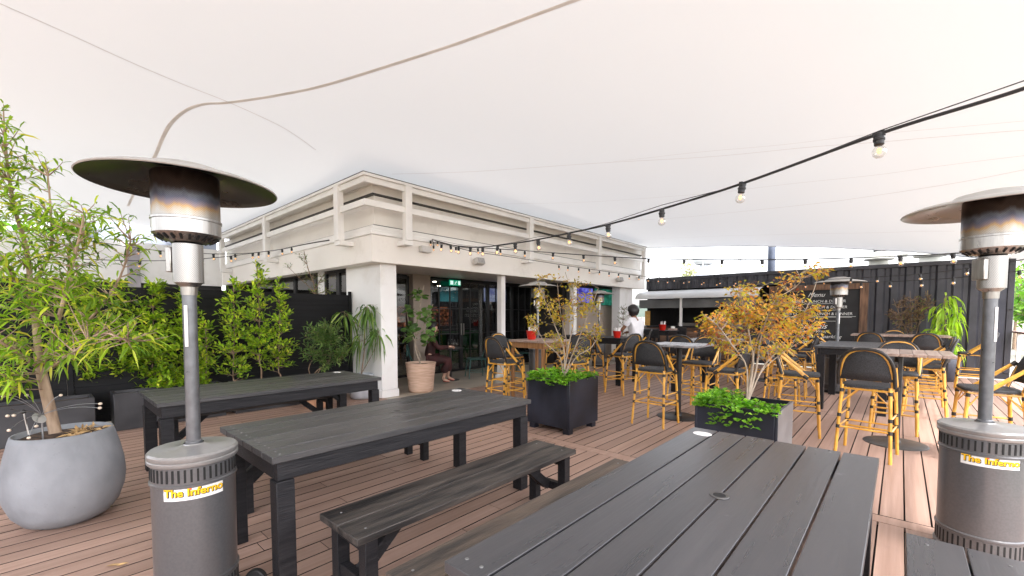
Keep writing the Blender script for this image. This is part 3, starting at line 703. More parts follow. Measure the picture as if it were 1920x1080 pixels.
for z,y0,y1 in ((1.775,-.5,.6),(1.60,-.5,.6),(1.425,-.88,.8),(1.405,-.8,.8),(1.30,-.55,.5)): q.box(-.036,-.032,y0,y1,z,z+.008)
q.build('underline',M['chalkwhite'],mb_)

# ------------------------------------------------------------------ picnic tables and benches
def make_table(lab,L_=2.0,Wd=.9,top='stain_x',hgt=.75,npl=6,group='black picnic tables'):
    t=thab('picnic_table',lab,'table',0,0,0,group=group)
    q=MB(); pw=Wd/npl
    for i in range(npl): q.box(0,L_+random.uniform(-.003,.003),i*pw+.0042,(i+1)*pw-.0042,hgt-.035,hgt+random.uniform(-.001,.001))
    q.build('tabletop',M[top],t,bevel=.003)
    q=MB(); q.box(.03,L_-.03,.03,.065,hgt-.135,hgt-.037); q.box(.03,L_-.03,Wd-.065,Wd-.03,hgt-.135,hgt-.037); q.box(.03,.065,.067,Wd-.067,hgt-.135,hgt-.037); q.box(L_-.065,L_-.03,.067,Wd-.067,hgt-.135,hgt-.037)
    q.build('apron',M['stain'],t,bevel=.003)
    for x,y in ((.02,.02),(.02,Wd-.11),(L_-.11,.02),(L_-.11,Wd-.11)):
        q=MB(); q.box(x,x+.09,y,y+.09,0,hgt-.137); l=q.build('leg',M['stain'],t,bevel=.004)
    for s,x in ((1,.115),(-1,L_-.115)):
        for y in (Wd-.065,):
            q=MB(); q.bar((x-s*.03,y,hgt-.36),(x+s*.24,y,hgt-.14),.045,.045,V((0,1,0))); q.build('brace',M['stain'],t,bevel=.003)
    q=MB()
    for i in range(npl):
        for x in (.05,L_-.05):
            for dy in (.3,.7): q.lathe([(.0001,hgt+.0012),(.006,hgt+.0012),(.0065,hgt)],8,cx=x,cy=(i+dy)*pw,caps=False)
    q.build('screws',M['screw'],t)
    q=MB(); q.lathe([(.024,hgt+.001),(.024,hgt+.004),(.034,hgt+.004),(.036,hgt+.001)],20,cx=L_*.5,cy=Wd/2,caps=False); q.build('umbrella_ring',M['greyiron'],t)
    q=MB(); q.lathe([(.0001,hgt+.0025),(.023,hgt+.0025)],18,cx=L_*.5,cy=Wd/2,caps=False); q.build('umbrella_hole',M['slot'],t)
    q=MB(); q.lathe([(.0001,hgt+.0028),(.052,hgt+.0028),(.053,hgt)],24,cx=L_-.13,cy=Wd-.10,sx=.8,caps=False); q.build('number_disc',M['sticker'],t)
    return t
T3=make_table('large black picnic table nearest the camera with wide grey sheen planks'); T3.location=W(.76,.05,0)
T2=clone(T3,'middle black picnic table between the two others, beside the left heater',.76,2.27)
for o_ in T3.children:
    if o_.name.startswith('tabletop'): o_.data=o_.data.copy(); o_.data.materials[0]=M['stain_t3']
T1=clone(T2,'rear black picnic table in front of the hedge and fence',.63,4.37)
def make_bench(lab,L_=1.75,Wd=.38,mat='stain_worn'):
    t=thab('bench',lab,'bench',0,0,0,group='black timber benches')
    q=MB(); q.box(0,L_,0,Wd/2-.003,.415,.45); q.box(0,L_,Wd/2+.003,Wd,.415,.451); q.build('seat',M[mat],t,bevel=.004)
    for x,s in ((.05,1),(L_-.115,-1)):
        for y in (.02,Wd-.085):
            q=MB(); q.box(x,x+.065,y,y+.065,0,.413); q.build('leg',M['stain'],t,bevel=.003)
        q=MB(); q.box(x+.01,x+.055,.087,Wd-.087,.34,.412); q.build('crossbar',M['stain'],t,bevel=.003); q=MB(); q.box(x+.01,x+.055,.087,Wd-.087,.14,.20); q.build('crossbar',M['stain'],t,bevel=.003)
        q=MB(); xx=x+.0325; pts=bez(V((xx+s*.03,Wd/2,.17)),V((xx+s*.10,Wd/2,.22)),V((xx+s*.30,Wd/2,.40)),5)
        for p0,p1 in zip(pts,pts[1:]): q.bar(p0,p1,.06,.05,V((0,1,0)))
        q.build('brace',M['stain'],t)
        q=MB()
        for y in (.07,Wd-.07): q.lathe([(.0001,.4525),(.006,.4525),(.0065,.451)],8,cx=x+.03,cy=y,caps=False)
        q.build('screws',M['screw'],t)
    return t
B2=make_bench('worn black bench on the near side of the middle picnic table'); B2.location=W(.93,1.77,0)
B3=make_bench('brownish weathered bench tucked under the nearest picnic table',1.82,.38,'stain_worn2'); B3.location=W(.88,1.08,0)
B4=make_bench('short end of a grey black bench beside the right heater',1.9,.38,'stain_t3'); B4.location=W(.76,-.43,0)
clone(B2,'bench on the far side of the middle picnic table, mostly hidden',.92,3.47)
clone(B2,'bench behind the rear picnic table facing the hedge',.82,5.33)

# ------------------------------------------------------------------ gas heaters
def inferno(t,ang,r,z,sx,sy):
    """curved sticker on a tank"""
    def bend(rr): 
        def f(co):
            an=ang+co.x/r; return V(((rr+co.z)*math.cos(an),(rr+co.z)*math.sin(an),z+co.y))
        return f
    q=MB(); n=16; vs=[]
    for i in range(n+1):
        x=-sx/2+sx*i/n
        for y in (-sy/2,sy/2): vs.append(bend(r+.0015)(V((x,y,0))))
    q.add(vs,[(2*i,2*i+2,2*i+3,2*i+1) for i in range(n)]); s=q.build('sticker',M['sticker'],t,smooth=180)
    I=Matrix.Identity(4)
    for dx,dy in ((.0022,-.0022),):
        textmesh('The Inferno',.050,M['black'],'lettering_outline',s,I,shear=.0,offset=.0030,extrude=.0002,bend=lambda co:bend(r+.0024)(V((co.x*1.0+dx,co.y+dy,co.z))))
    textmesh('The Inferno',.050,M['yellow'],'lettering',s,I,offset=.0012,extrude=.0002,bend=bend(r+.0032))
    q=MB(); fx=-.012
    for pts in ([(-.006,.012),(.006,.012),(.003,.022),(.0,.034),(-.004,.024)],): q.add([bend(r+.0034)(V((fx+a,b,0))) for a,b in pts],[(0,1,2,3,4)])
    q.build('flame_mark',M['flame'],s)
def heatmat():
    m,nt,out=newmat('heat tinted perforated steel'); L=nt.links.new
    p=N(nt,'ShaderNodeBsdfPrincipled'); p.inputs['Metallic'].default_value=.9; p.inputs['Roughness'].default_value=.36
    tc=N(nt,'ShaderNodeTexCoord'); sx=N(nt,'ShaderNodeSeparateXYZ'); L(tc.outputs['Object'],sx.inputs[0])
    nz=N(nt,'ShaderNodeTexNoise'); nz.inputs['Scale'].default_value=16; nz.inputs['Detail'].default_value=3; mp=N(nt,'ShaderNodeMapping'); mp.inputs['Scale'].default_value=(1,1,.25); L(tc.outputs['Object'],mp.inputs[0]); L(mp.outputs[0],nz.inputs['Vector'])
    mr=N(nt,'ShaderNodeMapRange'); mr.inputs[1].default_value=0; mr.inputs[2].default_value=.205; L(sx.outputs['Z'],mr.inputs[0])
    a=N(nt,'ShaderNodeMath',operation='MULTIPLY_ADD'); a.inputs[1].default_value=.55; L(nz.outputs[0],a.inputs[0])
    s=N(nt,'ShaderNodeMath',operation='SUBTRACT'); s.inputs[1].default_value=.28; L(mr.outputs[0],a.inputs[2]); L(a.outputs[0],s.inputs[0])
    cr=N(nt,'ShaderNodeValToRGB'); L(s.outputs[0],cr.inputs[0]); e=cr.color_ramp.elements
    e[0].position=0; e[0].color=(.34,.315,.28,1); e[1].position=1; e[1].color=(.075,.055,.048,1)
    for pos,c in ((.13,(.32,.26,.19)),(.20,(.33,.21,.10)),(.28,(.20,.15,.15)),(.40,(.15,.15,.19)),(.52,(.24,.25,.28)),(.64,(.13,.10,.09)),(.8,(.16,.12,.10))):
        k=e.new(pos); k.color=(*c,1)
    # perforation dots
    at2=N(nt,'ShaderNodeMath',operation='ARCTAN2'); L(sx.outputs['Y'],at2.inputs[0]); L(sx.outputs['X'],at2.inputs[1])
    m1=N(nt,'ShaderNodeMath',operation='MULTIPLY'); m1.inputs[1].default_value=90; L(at2.outputs[0],m1.inputs[0]); m2=N(nt,'ShaderNodeMath',operation='MULTIPLY'); m2.inputs[1].default_value=650; L(sx.outputs['Z'],m2.inputs[0])
    s1=N(nt,'ShaderNodeMath',operation='SINE'); s2=N(nt,'ShaderNodeMath',operation='SINE'); L(m1.outputs[0],s1.inputs[0]); L(m2.outputs[0],s2.inputs[0])
    mm=N(nt,'ShaderNodeMath',operation='MULTIPLY'); L(s1.outputs[0],mm.inputs[0]); L(s2.outputs[0],mm.inputs[1])
    gt=N(nt,'ShaderNodeMath',operation='GREATER_THAN'); gt.inputs[1].default_value=.35; L(mm.outputs[0],gt.inputs[0])
    g2=N(nt,'ShaderNodeMath',operation='MULTIPLY'); g2.inputs[1].default_value=.28; L(gt.outputs[0],g2.inputs[0])
    mx=N(nt,'ShaderNodeMixRGB'); mx.inputs[2].default_value=(.01,.01,.01,1); L(g2.outputs[0],mx.inputs[0]); L(cr.outputs[0],mx.inputs[1]); L(mx.outputs[0],p.inputs['Base Color'])
    L(p.outputs[0],out.inputs[0]); return m
M['heat']=heatmat()
def perfmat():
    m,nt,out=newmat('perforated stainless neck'); L=nt.links.new
    p=N(nt,'ShaderNodeBsdfPrincipled'); p.inputs['Metallic'].default_value=.95; p.inputs['Roughness'].default_value=.33
    tc=N(nt,'ShaderNodeTexCoord'); sx=N(nt,'ShaderNodeSeparateXYZ'); L(tc.outputs['Object'],sx.inputs[0])
    at2=N(nt,'ShaderNodeMath',operation='ARCTAN2'); L(sx.outputs['Y'],at2.inputs[0]); L(sx.outputs['X'],at2.inputs[1])
    m1=N(nt,'ShaderNodeMath',operation='MULTIPLY'); m1.inputs[1].default_value=44; L(at2.outputs[0],m1.inputs[0]); m2=N(nt,'ShaderNodeMath',operation='MULTIPLY'); m2.inputs[1].default_value=700; L(sx.outputs['Z'],m2.inputs[0])
    s1=N(nt,'ShaderNodeMath',operation='SINE'); s2=N(nt,'ShaderNodeMath',operation='SINE'); L(m1.outputs[0],s1.inputs[0]); L(m2.outputs[0],s2.inputs[0])
    mm=N(nt,'ShaderNodeMath',operation='MULTIPLY'); L(s1.outputs[0],mm.inputs[0]); L(s2.outputs[0],mm.inputs[1])
    gt=N(nt,'ShaderNodeMath',operation='GREATER_THAN'); gt.inputs[1].default_value=.3; L(mm.outputs[0],gt.inputs[0])
    mx=N(nt,'ShaderNodeMixRGB'); mx.inputs[1].default_value=(.37,.355,.335,1); mx.inputs[2].default_value=(.20,.19,.18,1); L(gt.outputs[0],mx.inputs[0]); L(mx.outputs[0],p.inputs['Base Color'])
    L(p.outputs[0],out.inputs[0]); return m
M['perf']=perfmat()
def make_heater(lab,loc,sticker_ang=None,rt=.185,domer=.405,tankh=.80,group='gas patio heaters',tilt=(0,0)):
    t=thing('patio_heater',lab,'patio heater',loc,0,group); t.rotation_euler=(tilt[0],tilt[1],0)
    q=MB(); q.lathe([(rt+.012,.045),(rt+.012,.06),(rt+.002,.065),(rt+.002,.16),(rt+.008,.165),(rt+.008,.175),(rt,.18),(rt,.645),(rt+.007,.65),(rt+.007,.66),(rt+.001,.665),(rt+.001,.742),(rt+.005,.746)],56,caps=False)
    tk=q.build('tank_housing',M['greysteel'],t)
    q=MB(); q.lathe([(rt+.010,.746),(rt+.014,.752),(rt+.014,.764),(rt+.010,.768),(rt+.014,.774),(rt+.014,.790),(rt+.006,.799),(.08,.803),(.045,.815),(.042,.82)],56,caps=False); q.build('lid',M['lidsteel'],t)
    q=MB()
    for z0,z1 in ((.675,.735),(.075,.15)):
        nn=44; q=MB()
        for i in range(nn):
            an=2*PI*i/nn; mx=Matrix.Rotation(an,4,'Z'); q.box(rt+.0005,rt+.0035,-.0042,.0042,z0,z1,mx)
        q.build('vent_slots',M['slot'],tk)
    q=MB(); q.lathe([(.20,.0),(.20,.02),(.16,.044),(.0001,.044)],40); q.build('base',M['blackiron'],t)
    q=MB(); q.lathe([(.030,.80),(.030,1.55)],24); q.lathe([(.036,.80),(.036,.83),(.031,.835)],24,caps=False); q.build('pole',M['polesteel'],t)
    q=MB(); q.box(-.004,.012,-.0325,-.0305,1.30,1.50); q.build('pole_label',M['sticker'],t)
    q=MB(); q.lathe([(.034,1.55),(.036,1.59),(.060,1.612),(.062,1.615)],32,caps=False); q.build('collar',M['stainless'],t)
    q=MB(); q.lathe([(.062,0),(.062,.185)],40,caps=False); q.build('control_neck',M['perf'],t,loc=(0,0,1.61))
    q=MB(); q.box(-.085,-.058,-.035,.035,1.66,1.78); q.build('control_plate',M['stainless'],t,bevel=.004)
    q=MB(); q.lathe([(.058,1.80),(.10,1.812),(.134,1.835),(.138,1.84),(.138,1.90),(.142,1.902),(.142,1.912),(.138,1.914)],48,caps=False); pan=q.build('burner_pan',M['stainless'],t)
    q=MB()
    for i in range(22):
        an=2*PI*i/22; mx=Matrix.Rotation(an,4,'Z')@Matrix.Translation((.115,0,1.8185))@Matrix.Rotation(R(-35),4,'Y'); q.box(-.016,.016,-.0045,.0045,-.0030,.0015,mx)
    q.build('burner_slots',M['slot'],pan)
    q=MB(); q.lathe([(.136,.0),(.136,.205),(.132,.212),(.0001,.214)],56,caps=False); q.build('emitter',M['heat'],t,loc=(0,0,1.914))
    q=MB()
    for i in range(3):
        an=2*PI*i/3+.5; q.tube([(.06*math.cos(an),.06*math.sin(an),2.12),(.06*math.cos(an),.06*math.sin(an),2.16)],.004,6)
    q.build('stand_off',M['stainless'],t)
    dr=domer; DZ=-.080; q=MB(); q.cur=0
    q.lathe([(dr,2.146),(dr+.004,2.150),(dr,2.156),(dr*.90,2.172),(dr*.50,2.205),(dr*.42,2.232),(dr*.20,2.252),(.0001,2.258)],72,caps=False)
    dm=q.build('dome_reflector',M['alutop'],t,loc=(0,0,DZ))
    q=MB(); q.lathe([(dr,2.146),(dr-.006,2.152),(dr*.90,2.168),(dr*.50,2.200),(dr*.42,2.226),(.0001,2.235)],72,caps=False); q.build('dome_underside',M['alu'],dm)
    for s in (-1,1):
        q=MB(); mx=Matrix.Translation((.17,s*.10,.055))@Matrix.Rotation(R(90),4,'X'); q.lathe([(.02,-.018),(.05,-.018),(.055,-.012),(.055,.012),(.05,.018),(.02,.018)],24,mx=Matrix.Translation((.235,s*.10,.055))@Matrix.Rotation(R(90),4,'X')); q.build('wheel',M['rubber'],t)
    q=MB(); q.bar((.18,-.1,.05),(.235,-.1,.055),.02,.02); q.bar((.18,.1,.05),(.235,.1,.055),.02,.02); q.tube([(.235,-.1,.055),(.235,.1,.055)],.008,8); q.build('axle',M['blackiron'],t)
    if sticker_ang is not None: inferno(t,sticker_ang,rt,.628,.245,.072)
    return t
HL=make_heater('stainless gas patio heater beside the middle table on the left',V((-1.595,2.12,0)),sticker_ang=R(-55),domer=.385,rt=.172,tilt=(0,R(.5)))
HR=make_heater('stainless gas patio heater cut off at the right frame edge',V((2.825,2.54,0)),sticker_ang=R(-128),domer=.405,rt=.188,tilt=(0,R(-.5)))
def heater_far(lab,a,b,h=1.0):
    c=copy_tree(HR)
    for ch in list(c.children):
        if ch.name.startswith('sticker'):
            for g_ in list(ch.children): bpy.data.objects.remove(g_)
            bpy.data.objects.remove(ch)
    c['label']=lab; c.location=W(a,b); c.rotation_euler=(0,0,0); c.scale=(1,1,h); return c
heater_far('gas patio heater behind the yellow tree planter, nearer one',7.2,5.75); heater_far('farther gas patio heater beside the tan wall',10.9,6.45); heater_far('gas patio heater in front of the menu board',10.15,.88)

# ------------------------------------------------------------------ bar stools
def make_stool(lab,mesh='mesh'):
    t=thab('bar_stool',lab,'bar stool',0,0,0,group='bamboo bar stools')
    def L_(pts,r,name='leg'):
        q=MB(); q.tube(pts,r,8); return q.build(name,M['bamboo'],t)
    # faces +x ; width along y
    FL=[((.21,s*.22,0),(.17,s*.19,.70)) for s in (-1,1)]; RL=[((-.25,s*.22,0),(-.19,s*.19,.74)) for s in (-1,1)]
    def lerp(pr,z): p0,p1=V(pr[0]),V(pr[1]); return p0.lerp(p1,(z-p0.z)/(p1.z-p0.z))
    q=MB()
    for z in (.30,):
        c=[lerp(FL[0],z),lerp(FL[1],z),lerp(RL[1],z),lerp(RL[0],z)]
        for i in range(4): q.tube([c[i],c[(i+1)%4]],.010,6)
    for s in (0,1): q.tube([lerp(FL[s],.42),lerp(RL[s],.42)],.009,6)
    q.tube([lerp(FL[0],.24),lerp(FL[1],.24)],.012,6)
    for pr in FL+RL:   # small diagonal braces
        a_=lerp(pr,.55); x=.09 if a_.x>0 else -.09; q.tube([a_,(x,a_.y*.92,.69)],.007,6); q.tube([a_,(a_.x*.9,a_.y*.35,.69)],.007,6)
    sf=[V((.175,-.19,.70)),V((.175,.19,.70)),V((-.19,.19,.70)),V((-.19,-.19,.70))]
    for i in range(4): q.tube([sf[i],sf[(i+1)%4]],.011,6)
    q.build('stretchers',M['bamboo'],t)
    for pr in FL+RL:
        q=MB(); q.tube([pr[0],pr[1]],.0155,8); q.cur=1
        for z in (.30,.42,.68): q.tube([lerp(pr,z-.018),lerp(pr,z+.018)],.0185,8)
        q.build('leg',[M['bamboo'],M['wrap']],t)
    q=MB(); vs=[]; n=28; lay=[(.93,.715),(1.0,.722),(1.0,.738),(.95,.747),(.60,.751)]
    for sc,z in lay:
        for i in range(n):
            an=2*PI*i/n; c_,s_=math.cos(an),math.sin(an); e=.45
            x=math.copysign(abs(c_)**e,c_)*.205*sc; y=math.copysign(abs(s_)**e,s_)*.215*sc; vs.append((x-.005,y,z))
    fs=[(k*n+i,k*n+(i+1)%n,(k+1)*n+(i+1)%n,(k+1)*n+i) for k in range(len(lay)-1) for i in range(n)]+[tuple(range(n-1,-1,-1)),tuple((len(lay)-1)*n+i for i in range(n))]
    q.add(vs,fs); q.build('seat',M[mesh],t,smooth=50)
    def arch(w,h0,h1,x0,x1,k=14):
        pts=[]
        for i in range(k+1):
            u=i/k; an=PI*u; y=-w*math.copysign(abs(math.cos(an))**.75,math.cos(an)); hh=math.sin(an)**.62
            z=h0+(h1-h0)*hh; pts.append(V((x0+(x1-x0)*(z-h0)/(h1-h0)+ (-.045*math.sin(an)),y,z)))
        return pts
    A=arch(.225,.74,1.12,-.19,-.27)
    q=MB(); q.tube(A,.016,8); q.build('back_frame',M['wrap'],t)
    q=MB(); q.tube([p+V((.012,0,-.012))-V((0,p.y*.10,0)) for p in A],.011,8); q.build('back_inner_cane',M['bamboo'],t)
    q=MB(); k=len(A); vs=[];
    bot=.80
    for i in range(k):
        p=A[i]; top=max(p.z-.01,bot+.001); 
        for j in range(4): 
            z=bot+(top-bot)*j/3; x_=-.195-.075*(z-.74)/.38-.045*max(0,1-(p.y/.225)**2); vs.append((x_,p.y*.94,z))
    q.add(vs,[(i*4+j,i*4+j+1,(i+1)*4+j+1,(i+1)*4+j) for i in range(k-1) for j in range(3)])
    o=q.build('back_panel',M[mesh],t,smooth=180); so_=o.modifiers.new('solid','SOLIDIFY'); so_.thickness=.012
    for s in (-1,1):
        q=MB()
        for dx in (0,.026): q.tube([(-.235+dx,s*.222,.985-dx*.6),(.05+dx,s*.212,.715)],.0125,8)
        q.cur=1; q.tube([(.03,s*.213,.735),(.075,s*.212,.70)],.024,8); q.tube([(-.24,s*.223,.99),(-.21,s*.222,.96)],.022,8)
        q.build('side_strut',[M['bamboo'],M['wrap']],t)
    return t
STOOL=make_stool('bamboo stool with its black back to the camera, in front of the brown square table')
STOOL.location=W(5.80,.22); STOOL.rotation_euler=(0,0,TH+R(-6))
def stool(lab,a,b,rot): return clone(STOOL,lab,a,b,0,R(rot))
stool('bamboo stool left of the brown square table, side on, second from the orange tree',6.35,.90,-82)
stool('bamboo stool right of the brown square table, partly behind the right heater pole',6.28,-.66,97)
stool('bamboo stool on the far side of the brown square table facing the camera',7.25,.02,178)
stool('bamboo stool at the left side of the black plank table beyond the orange tree',8.35,1.42,-88)
stool('second bamboo stool along the left side of the black plank table',9.15,1.42,-85)
stool('bamboo stool tucked in at the right side of the black plank table',8.55,-.28,86)
stool('farther bamboo stool on the right side of the black plank table',9.35,-.30,92)
# middle group
stool('bamboo stool in the centre with its back to camera, left of the round base table',5.60,2.42,-2)
stool('bamboo stool just behind the orange tree, turned to the round base table',6.12,1.70,88)
stool('bamboo stool on the far side of the round base table',6.85,2.28,178)
stool('bamboo stool at the right end of the tall black table near the person',7.35,3.85,75)
stool('bamboo stool on the camera side of the tall black table',7.45,4.6,5)
stool('bamboo stool on the camera side of the tall black table, farther along',7.45,5.35,-4)
stool('bamboo stool at the left end of the second black bar table',7.55,2.75,2)
stool('bamboo stool near the servery at the far end of second black table',10.3,2.95,175)
# left group
stool('bamboo stool left of the timber leg table, side on beside the slim white post',4.98,4.62,-5)
stool('bamboo stool in front of the timber leg table behind the yellow tree planter',5.65,3.85,84)
stool('bamboo stool right of the timber leg table behind the yellow leaves',6.50,4.40,178)
stool('bamboo stool behind the timber leg table nearest the doors',5.75,5.25,-92)
# rear groups
stool('bamboo stool near the menu board, left of the rear round table',10.75,2.85,-90)
stool('bamboo stool near the menu board, right of the rear round table',11.0,1.55,92)
stool('bamboo stool by the rear round table facing the menu board',10.2,2.2,0)
stool('bamboo stool under the menu board facing the camera',11.7,2.1,180)
stool('bamboo stool at the far right table beside the menu board frame',11.9,1.15,-80)
stool('bamboo stool on the camera side of the far right table, left one',11.45,.45,0)
stool('bamboo stool on the camera side of the far right table, right one',11.45,-.35,3)
stool('bamboo stool at the right end of far right table by the lime green plant',12.1,-1.05,88)
stool('bamboo stool behind the far right table against the container',12.85,.1,180)
# person's stool
stool('bamboo stool the person in the white shirt sits on',9.42,4.55,112)

# ------------------------------------------------------------------ bar tables
def round_base_table(lab,a,b,top,s=.40,thick=.03,rot=0,base='greyiron',slats=True):
    t=thab('bar_table',lab,'bar table',a,b,0,R(rot),group='square bar tables on disc bases')
    q=MB()
    if slats:
        nn=8
        for i in range(nn): q.box(-s,s,-s+2*s*i/nn+.0015,-s+2*s*(i+1)/nn-.0015,1.05-thick,1.05)
    else: q.box(-s,s,-s,s,1.05-thick,1.05)
    q.build('tabletop',M[top],t,bevel=.004)
    q=MB(); q.lathe([(.038,.02),(.038,1.015)],20,caps=False); q.build('column',M['blackiron'],t)
    q=MB(); q.bar((-.25,0,1.005),(.25,0,1.005),.04,.02); q.bar((0,-.25,1.004),(0,.25,1.004),.04,.02); q.build('top_bracket',M['blackiron'],t)
    q=MB(); q.lathe([(.285,0),(.285,.008),(.27,.016),(.05,.024),(.045,.04),(.04,.05)],48); q.build('base',M[base],t)
    return t
round_base_table('square brown slatted bar table on a disc base, right foreground group',6.50,.0,'tabletimber',s=.43)
round_base_table('square grey topped bar table on a black disc base in the centre',6.15,2.33,'greytop',s=.36,base='blackiron',slats=False)
round_base_table('rear grey bar table on a disc base behind the orange tree',10.95,2.2,'greytop',s=.38,base='blackiron',slats=False)
def post_table(lab,a,b,La,Lb,h,topm,legm,leg=.09,name='bar_table',along='a',group='tall post leg bar tables'):
    t=thab(name,lab,'bar table',a,b,0,0,group=group)
    q=MB()
    if along=='b':
        n=max(4,int(La/.145))
        for i in range(n): q.box(La*i/n+.002,La*(i+1)/n-.002,0,Lb,h-.035,h)
    else:
        n=max(4,int(Lb/.145))
        for i in range(n): q.box(0,La,Lb*i/n+.002,Lb*(i+1)/n-.002,h-.035,h)
    q.build('tabletop',M[topm],t,bevel=.003)
    q=MB(); q.box(.04,La-.04,.04,.07,h-.13,h-.037); q.box(.04,La-.04,Lb-.07,Lb-.04,h-.13,h-.037); q.box(.04,.07,.072,Lb-.072,h-.13,h-.037); q.box(La-.07,La-.04,.072,Lb-.072,h-.13,h-.037); q.build('apron',M[legm],t,bevel=.003)
    for x in (.03,La-.03-leg):
        for y in (.03,Lb-.03-leg):
            q=MB(); q.box(x,x+leg,y,y+leg,0,h-.132 if leg>.05 else h-.132); q.build('leg',M[legm],t,bevel=.003)
    return t
post_table('tall black timber bar table beside the person in the white shirt',8.0,4.22,.9,1.75,.99,'stain','stain',.10,along='b')
post_table('tall black timber bar table between the centre stools and the servery',8.08,2.40,1.75,.85,.98,'greytop','stain',.10)
post_table('tall black plank bar table behind the right stools',8.1,.08,1.8,.9,.985,'stain_x','stain',.10,along='b')
post_table('timber legged bar table behind the yellow tree planter',5.35,4.15,.75,.75,1.05,'tabletimber','orangewood',.045)
post_table('long bar table with a thin red brown top near the container',11.9,-.75,.75,1.55,1.05,'tabletimber','blackiron',.06)
post_table('small square black table near the kitchen servery',11.25,4.55,.75,.75,1.05,'stain','blackiron',.05)
post_table('small square black table next to the end pier',12.2,5.45,.7,.7,1.05,'stain','blackiron',.05)
# black chairs by the servery
def make_chair(lab,mat,a,b,rot,seat=.72,w=.40,top=1.10,group='plain black stools by the servery',name='chair'):
    t=thab(name,lab,'chair',a,b,0,R(rot),group=group); h=w/2
    for x,y in ((h-.01,-h+.01),(h-.01,h-.01),(-h+.01,-h+.01),(-h+.01,h-.01)):
        q=MB(); q.tube([(x*1.15,y*1.15,0),(x*.9,y*.9,seat)],.012,6); q.build('leg',M[mat],t)
    q=MB(); q.box(-h,h,-h,h,seat,seat+.025); q.build('seat',M[mat],t,bevel=.008)
    q=MB(); 
    for s in (-1,1): q.tube([(-h*.9,s*h*.9,seat),(-h-.05,s*h*.9,seat+.18),(-h-.10,s*h*.85,top)],.011,6)
    q.box(-h-.11,-h-.085,-h*.88,h*.88,seat+.16,top,Matrix.Identity(4)); q.build('backrest',M[mat],t)
    q=MB()
    for s in (-1,1): q.tube([(h*1.0,s*h*.95,seat*.35),(-h*1.0,s*h*.95,seat*.35)],.008,6)
    q.tube([(h*1.0,-h*.95,seat*.35),(h*1.0,h*.95,seat*.35)],.008,6); q.build('stretchers',M[mat],t)
    return t
CH=make_chair('black stool right of the small square table near the servery','blackiron',11.6,4.15,95)
clone(CH,'black stool on the camera side of the small square table near the servery',10.95,4.75,0,R(0))
clone(CH,'black stool on the servery side of the small square table',12.35,4.75,0,R(185))
clone(CH,'black stool between the small table and the counter front',12.5,3.9,0,R(120))
GC=make_chair('dark green metal chair the seated woman sits on by the doors','greenchair',5.55,7.62,-35,seat=.44,w=.40,top=.84,group='green metal cafe chairs')
clone(GC,'empty dark green metal chair opposite the seated woman',6.9,7.35,0,R(150))
clone(GC,'dark green metal chair close to the black glass doors',8.05,7.75,0,R(200))
clone(GC,'dark green metal chair beside the slim white post indoors',8.75,7.6,0,R(-20))
t=thab('cafe_table','small dark cafe table between the green chairs by the doors','table',6.25,7.50,0); q=MB(); q.lathe([(.30,.715),(.30,.735)],28); q.build('tabletop',M['blackiron'],t,bevel=.003); q=MB(); q.lathe([(.025,.02),(.025,.714)],12,caps=False); q.build('column',M['blackiron'],t); q=MB(); q.lathe([(.2,0),(.2,.012),(.03,.025)],24); q.build('base',M['blackiron'],t)

# red buckets with napkins
def bucket(lab,a,b,z,s=1.0):
    t=thab('condiment_bucket',lab,'bucket',a,b,z,group='red condiment buckets'); t.scale=(s,s,s)
    q=MB(); q.lathe([(.055,0),(.068,.03),(.082,.13),(.086,.135),(.080,.136),(.066,.035),(.0001,.03)],24,caps=False); q.lathe([(.0001,0),(.055,0)],24,caps=False); q.build('pail',M['red'],t)
    q=MB(); q.box(-.045,.045,-.03,-.024,.04,.21,Matrix.Rotation(R(8),4,'X')); q.box(-.04,.05,.0,.006,.04,.20,Matrix.Rotation(R(-6),4,'X')); q.box(-.05,.03,.02,.026,.04,.19); q.build('napkins',M['paper'],t)
    q=MB(); q.tube([(-.084,0,.13),(-.06,0,.19),(0,0,.215),(.06,0,.19),(.084,0,.13)],.003,6); q.build('handle',M['wire'],t)
    q=MB(); q.lathe([(.02,.04),(.02,.15),(.008,.17),(.008,.20)],10,cx=.035,cy=.045); q.build('sauce_bottle',M['red'],t)
bucket('red bucket of napkins on the timber legged table',5.62,4.62,1.05,1.1)
bucket('red bucket on the tall black table in front of the person',8.20,4.42,.99,1.05)
bucket('red bucket on the small black table near the servery',11.55,4.85,1.05,1.2)
t=thab('sauce_caddy','pale caddy of cups beside the red bucket near the servery','caddy',11.85,4.68,1.05); q=MB(); q.box(-.12,.12,-.08,.08,0,.05); q.build('tray',M['tabletimber'],t); q=MB(); q.lathe([(.035,.05),(.04,.11)],12,cx=-.05); q.lathe([(.035,.05),(.04,.10)],12,cx=.05); q.build('cups',M['paper'],t)

